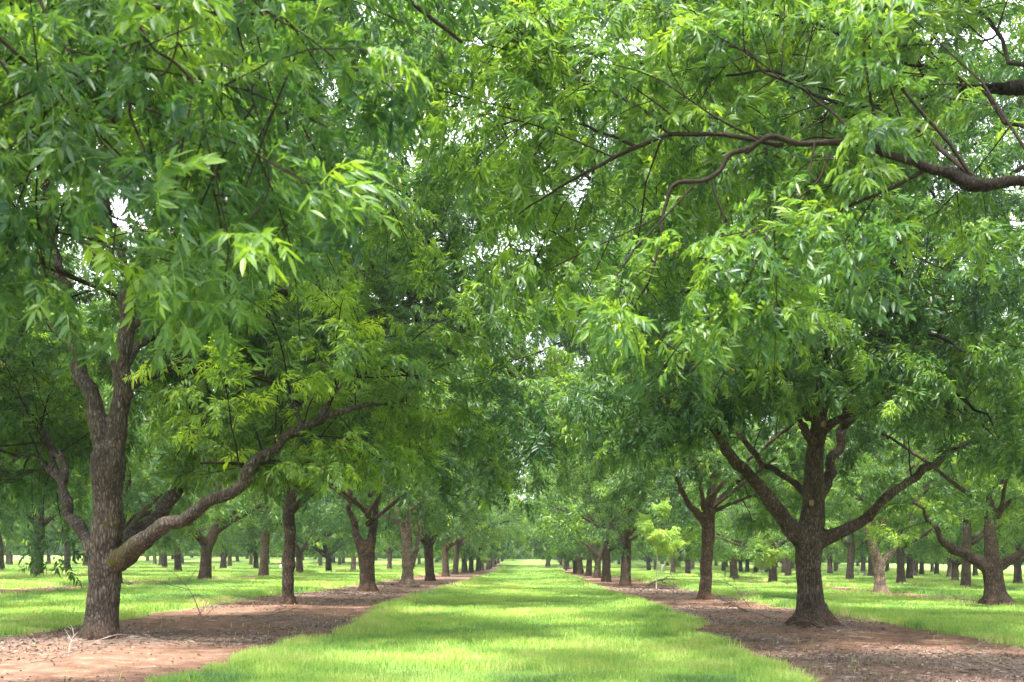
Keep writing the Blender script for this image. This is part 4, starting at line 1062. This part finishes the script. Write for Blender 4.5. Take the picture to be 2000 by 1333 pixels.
# ------------------------------------------------------------------ saplings
def sapling(px, py, top_px, width_px, label, seed, guard=False):
    rng = np.random.default_rng(seed)
    p = gz(ground_at(px, py)); d = p[1]
    H = (py - top_px) * d / F_PX; R = width_px * 1.25 * d / F_PX / 2
    root = bpy.data.objects.new('sapling_tree', None); COL.objects.link(root); root.location = p
    tag(root, label, 'sapling', 'young yellow green saplings')
    g = Geo()
    tp = np.array([(0, 0, -.1), (.0, 0, .3), (.02, 0, H * .4), (0, .02, H * .7), (.02, 0, H * .95)])
    g.tube(spline(tp, 12), np.linspace(.030, .008, 12) * max(1, H / 3.2), 7)
    m = g.mesh('trunk'); m.materials.append(simple_mat('sapling_bark', (.50, .47, .36), .7)); link('trunk', m, None, root)
    br = Geo(); S = []
    for k in range(30):
        z = H * (.38 + .57 * ((k * .618) % 1)); az = k * 2.4 + rng.normal(0, .3)
        L = R * (1.0 - .72 * max(0, z / H - .42) / .5) * rng.uniform(.55, 1.1)
        q = branch_curve(np.array([0, 0, z]), np.array([math.cos(az), math.sin(az), .75]), L, 5, rng, .3, .6)
        br.tube(q, np.linspace(.012, .004, 6), 4, cap=False)
        for j in range(1, 6):
            for _ in range(2):
                dd = q[j] - q[j - 1]
                S.append((*(q[j] + rng.normal(0, .06, 3)), math.atan2(dd[1], dd[0]) + rng.normal(0, .7), rng.normal(.45, .3)))
    S += [(0, 0, H * .95, 0, 1.3), (0, 0, H * .92, 2, 1.1), (0, 0, H * .92, 4, 1.1), (0, 0, H * .88, 1, .9)]
    m = br.mesh('branches'); m.materials.append(TWIG); link('branches', m, None, root)
    cm = crown_mesh('crown', np.array(S), 'mid', rng, seed, young=.3, scale=.8, offset=.12); cm.materials.append(YOUNG); link('crown', cm, None, root)
    if guard:
        g = Geo(); g.tube(np.array([(0, 0, -.05), (0, 0, .25), (0, 0, .55), (0, 0, .8)]), [.085, .08, .08, .075], 10)
        m = g.mesh('trunk_guard'); m.materials.append(simple_mat('white_guard', (.75, .76, .74), .6, .05)); link('trunk_guard', m, None, root)
sapling(1282, 1149, 985, 92, 'bright yellow green sapling on thin pale stem in the right avenue row', 71)
sapling(1491, 1141, 1040, 54, 'smaller yellow green sapling seen just left of the stout right trunk', 72)
sapling(1315, 1120, 1085, 16, 'tiny sapling with white trunk guard between the two right avenue trunks', 73, True)
sapling(1484, 1123, 1092, 20, 'little sapling in white guard behind the smaller yellow green one', 74, True)
sapling(941, 1115, 1076, 20, 'small yellow sapling at the far end of the left avenue row', 75)

# ------------------------------------------------------------------ fallen branches
def fallen(px, py, L, az, label, mat, seed, r=.010, up=.25, subs=6, lift=.05):
    rng = np.random.default_rng(seed)
    p = gz(ground_at(px, py)); p[2] += .02
    g = Geo()
    q = branch_curve(np.array([0, 0, lift]), np.array([math.cos(az), math.sin(az), up]), L, 9, rng, .1, .9 * up + .2, .25)
    q[:, 2] = np.maximum(q[:, 2], .0)
    g.tube(q, np.linspace(r, r * .3, 10), 6)
    for k in range(subs):
        i = rng.integers(1, 8); t = q[i + 1] - q[i]
        a = math.atan2(t[1], t[0]) + (1 if k % 2 else -1) * rng.uniform(.4, 1.0)
        s = branch_curve(q[i], np.array([math.cos(a), math.sin(a), rng.uniform(-.05, .75) * (.4 + up)]), L * rng.uniform(.25, .55), 6, rng, .1, .5, .28)
        s[:, 2] = np.maximum(s[:, 2], .0)
        g.tube(s, np.linspace(r * .6, r * .2, 7), 5)
        for _ in range(2):
            j = rng.integers(2, 5); a2 = a + rng.uniform(-1, 1)
            s2 = branch_curve(s[j], np.array([math.cos(a2), math.sin(a2), rng.uniform(0, .5)]), L * rng.uniform(.08, .22), 4, rng, .1, .6, .3)
            s2[:, 2] = np.maximum(s2[:, 2], .0)
            g.tube(s2, np.linspace(r * .35, r * .15, 5), 4)
    m = g.mesh('fallen_branch'); m.materials.append(mat)
    o = link('fallen_branch', m, None, None, p)
    tag(o, label, 'branch', 'fallen twigs on the bare soil')
FB = [
    (400, 1232, 1.7, 2.2, 'dark forked twig with a tall upright shoot right of the mossy trunk', DEADTWIG, 1, .011, .9, 7),
    (455, 1222, 1.3, .3, 'long dark fallen branch lying on soil right of the mossy trunk', DEADTWIG, 2, .014, .15, 5),
    (132, 1290, .5, 1.9, 'pale curled dead twig standing up left of the mossy trunk foot', PALETWIG, 3, .005, .7, 5),
    (172, 1268, .35, .2, 'pale thin twig leaning at the mossy trunk foot', PALETWIG, 4, .005, .5, 4),
    (350, 1262, 1.1, 2.8, 'low grey twigs on litter near the grass edge at left', DEADTWIG, 5, .008, .1, 6),
    (500, 1222, .8, 1.0, 'small tangle of brown twigs mid left soil strip', DEADTWIG, 6, .008, .3, 7),
    (560, 1190, 1.6, 2.9, 'brown branch lying left of the slim straight trunk', DEADTWIG, 7, .011, .3, 6),
    (660, 1178, 1.5, .4, 'branch on shaded soil right of the slim straight trunk', DEADTWIG, 8, .011, .25, 6),
    (1505, 1214, 1.5, 2.6, 'dark bent branch lying left of the stout right trunk', DEADTWIG, 9, .016, .5, 8),
    (1470, 1200, 1.7, 2.0, 'upright spindly dead twigs left behind the stout right trunk', DEADTWIG, 10, .010, 1.0, 9),
    (1440, 1186, 1.3, .8, 'brushwood heap right of the second right trunk foot', DEADTWIG, 11, .010, .5, 10),
    (1395, 1182, 1.2, .2, 'thin twigs around the second right trunk foot', DEADTWIG, 12, .009, .4, 9),
    (1318, 1180, 1.2, 1.9, 'dark upright stick left of the second right trunk', DEADTWIG, 13, .014, .9, 4),
    (1600, 1250, 1.2, .5, 'grey twigs on litter below the stout right trunk', DEADTWIG, 14, .006, .2, 8),
    (1700, 1255, 1.3, 2.6, 'grey brushwood on litter right of the stout right trunk', DEADTWIG, 15, .006, .25, 8),
    (1975, 1316, .9, 2.9, 'dark stick on bare soil in the bottom right corner', DEADTWIG, 16, .012, .2, 5),
    (1480, 1238, .9, .4, 'pale twigs at the grass edge left below the stout right trunk', DEADTWIG, 17, .005, .2, 7),
    (1230, 1168, 1.6, .1, 'curved branch lying on soil strip below the yellow sapling', DEADTWIG, 18, .013, .3, 3),
    (800, 1165, 1.0, .4, 'thin branch on soil between second and third left trunks', DEADTWIG, 19, .010, .2, 5),
]
FB += [
    (1262, 1146, 1.7, .2, 'dark curved log lying beside the lane right of a right avenue trunk', DEADTWIG, 20, .07, .35, 2),
    (818, 1146, 1.1, 2.9, 'short brown log against the foot of the pale fourth left trunk', DEADTWIG, 21, .13, .1, 0),
    (640, 1215, 1.0, .9, 'thin dark twigs at the grass edge below the third left trunk', DEADTWIG, 22, .006, .2, 8),
    (1560, 1262, .8, 2.2, 'small dry twigs on litter just below the stout right trunk foot', DEADTWIG, 23, .006, .25, 8),
    (1850, 1290, 1.0, .7, 'dry twig scatter on bare soil at the lower right', DEADTWIG, 24, .007, .2, 7),
    (60, 1300, .9, .4, 'dry twig lying on litter in the bottom left corner', DEADTWIG, 25, .007, .15, 6),
]
for f in FB: fallen(*f)

# ------------------------------------------------------------------ small far things
def wooden_post():
    p = gz(ground_at(1416, 1131)); d = p[1]
    root = bpy.data.objects.new('wooden_post', None); COL.objects.link(root); root.location = p
    tag(root, 'thin brown wooden post with a short rail left of a pale far trunk', 'post')
    m = simple_mat('post_wood', (.16, .10, .07), .85)
    h = 17 * d / F_PX
    g = Geo(); g.tube(np.array([(0, 0, -.1), (0, 0, h * .5), (.01, 0, h)]), [.045, .043, .04], 8); mm = g.mesh('post'); mm.materials.append(m); link('post', mm, None, root)
    g = Geo(); g.tube(np.array([(-.02, -.05, h * .93), (.15, -.05, h * .94), (10 * d / F_PX, -.05, h * .92)]), [.03, .028, .026], 6); mm = g.mesh('rail'); mm.materials.append(m); link('rail', mm, None, root)
wooden_post()

def box(v0, v1):
    x0, y0, z0 = v0; x1, y1, z1 = v1
    v = np.array([(x0, y0, z0), (x1, y0, z0), (x1, y1, z0), (x0, y1, z0), (x0, y0, z1), (x1, y0, z1), (x1, y1, z1), (x0, y1, z1)], float)
    f = np.array([(0, 3, 2, 1), (4, 5, 6, 7), (0, 1, 5, 4), (1, 2, 6, 5), (2, 3, 7, 6), (3, 0, 4, 7)])
    return v, f
def bench():
    p = gz(ground_at(1683, 1126)); d = p[1]; w = 8 * d / F_PX
    root = bpy.data.objects.new('bench', None); COL.objects.link(root); root.location = p
    tag(root, 'low pale bench far off between trunks left of the pale forked tree', 'bench')
    pm = simple_mat('pale_board', (.62, .60, .56), .6, .08)
    g = Geo(); g.add(*box((-w, -.2, .42), (w, .2, .50))); mm = g.mesh('seat', False); mm.materials.append(pm); link('seat', mm, None, root)
    for s in (-1, 1):
        g = Geo(); g.add(*box((s * w * .8 - .06, -.17, -.05), (s * w * .8 + .06, .17, .417))); mm = g.mesh('leg', False); mm.materials.append(pm); link('leg', mm, None, root)
bench()
def marker(px, py, h_px, w_px, label, c):
    p = gz(ground_at(px, py)); d = p[1]; h = h_px * d / F_PX; r = w_px * d / F_PX / 2
    g = Geo(); g.tube(np.array([(0, 0, -.05), (0, 0, h * .5), (0, 0, h * .92), (0, 0, h)]), [r, r, r * .96, r * .7], 10)
    mm = g.mesh('marker_post'); mm.materials.append(simple_mat('painted_post', c, .6, .06))
    o = link('marker_post', mm, None, None, p); tag(o, label, 'post')
marker(548, 1112, 9, 4, 'small white post left of the slim straight second trunk', (.8, .8, .78))
marker(1294, 1119, 15, 6, 'pale grey post just right of the yellow sapling stem', (.50, .53, .5))
marker(417, 1116, 10, 4, 'short brown stump post between two second row trunks at left', (.14, .07, .04))

# ------------------------------------------------------------------ far wood beyond the orchard
def far_wood():
    rng = np.random.default_rng(99)
    n = 18000
    a = rng.uniform(-.62, .62, n); R = rng.uniform(226, 262, n)
    x, y = R * np.sin(a) * 1.1, R * np.cos(a)
    hmax = 9 + 6 * vnoise(np.stack([a * 22, 0 * a, 0 * a], 1), 4)
    z = ground_h(x, y) + hmax * rng.random(n) ** 1.5 + .1
    S = np.column_stack([x, y, z, rng.uniform(0, 6.28, n), rng.normal(0, .3, n)])
    me = crown_mesh('far_wood', S, 'far', rng, 44, young=0, scale=4.5, offset=-.08); me.materials.append(LEAF)
    tag(link('far_wood', me), 'dark line of dense woodland closing off the far end of the orchard', 'woodland', kind='stuff')
far_wood()

# ------------------------------------------------------------------ air
def haze():
    v, f = box((-300, -60, -4), (300, 290, 40))
    o = link('haze', build_mesh('haze', v, f))
    m, nt, n, l = new_mat('haze_air')
    pv = N(n, 'ShaderNodeVolumePrincipled'); pv.inputs['Density'].default_value = .0005; pv.inputs['Color'].default_value = (.86, .93, 1, 1); pv.inputs['Anisotropy'].default_value = .2
    out = N(n, 'ShaderNodeOutputMaterial'); l.new(pv.outputs[0], out.inputs['Volume'])
    o.data.materials.append(m)
    tag(o, 'thin bluish air that softens the far trees', 'haze', kind='stuff')
haze()

# ------------------------------------------------------------------ camera
cam = bpy.data.cameras.new('camera'); co = bpy.data.objects.new('camera', cam); COL.objects.link(co)
cam.sensor_width = 36; cam.lens = 36; cam.sensor_fit = 'HORIZONTAL'
cam.shift_x = (1000 - VPX) / 2000.0; cam.shift_y = (VPY - 666.5) / 2000.0
cam.clip_start = .05; cam.clip_end = 3000
cam.dof.use_dof = True; cam.dof.focus_distance = 17.0; cam.dof.aperture_fstop = 2.6
co.matrix_world = Matrix.Translation((0, 0, CAM_H)) @ Matrix.Rotation(math.pi / 2, 4, 'X') @ Matrix.Rotation(ROLL, 4, 'Z')
SC.camera = co

# ------------------------------------------------------------------ light
SUN_EL, SUN_AZ = math.radians(67), math.radians(200)     # azimuth clockwise from +y: behind the camera, to the left
sd = Vector((math.sin(SUN_AZ) * math.cos(SUN_EL), math.cos(SUN_AZ) * math.cos(SUN_EL), math.sin(SUN_EL)))
sl = bpy.data.lights.new('sun', 'SUN'); sl.energy = 5.0; sl.angle = math.radians(6.0); sl.color = (1, .95, .86)
so = bpy.data.objects.new('sun', sl); COL.objects.link(so)
so.rotation_euler = (-sd).to_track_quat('-Z', 'Y').to_euler()
W = bpy.data.worlds.new('World'); SC.world = W; W.use_nodes = True
nt = W.node_tree; nt.nodes.clear(); n, l = nt.nodes, nt.links
sky = N(n, 'ShaderNodeTexSky', sky_type='NISHITA', sun_disc=False, sun_elevation=SUN_EL, sun_rotation=SUN_AZ)
tc = N(n, 'ShaderNodeTexCoord')
cn = N(n, 'ShaderNodeTexNoise'); cn.inputs['Scale'].default_value = 2.2; cn.inputs['Detail'].default_value = 6
l.new(tc.outputs['Generated'], cn.inputs[0])
cr = ramp(n, [(.32, (.45, .45, .45)), (.55, (.95, .95, .95))]); l.new(cn.outputs[0], cr.inputs[0])
mx = N(n, 'ShaderNodeMix', data_type='RGBA'); l.new(cr.outputs[0], mx.inputs[0]); l.new(sky.outputs[0], mx.inputs[6]); mx.inputs[7].default_value = (11.5, 12.0, 12.8, 1)
bg = N(n, 'ShaderNodeBackground'); bg.inputs['Strength'].default_value = .12; l.new(mx.outputs[2], bg.inputs[0])
ow = N(n, 'ShaderNodeOutputWorld'); l.new(bg.outputs[0], ow.inputs[0])

SC.view_settings.view_transform = 'Standard'; SC.view_settings.look = 'None'; SC.view_settings.gamma = 1
SC.view_settings.exposure = 1.66
try:
    SC.cycles.max_bounces = 8; SC.cycles.diffuse_bounces = 4; SC.cycles.glossy_bounces = 2; SC.cycles.transmission_bounces = 5; SC.cycles.transparent_max_bounces = 4
    SC.cycles.denoising_prefilter = 'NONE'
    SC.cycles.use_adaptive_sampling = True; SC.cycles.adaptive_threshold = .02
    SC.cycles.caustics_reflective = False; SC.cycles.caustics_refractive = False
    SC.cycles.sample_clamp_indirect = 6
except Exception as e:
    print(e)
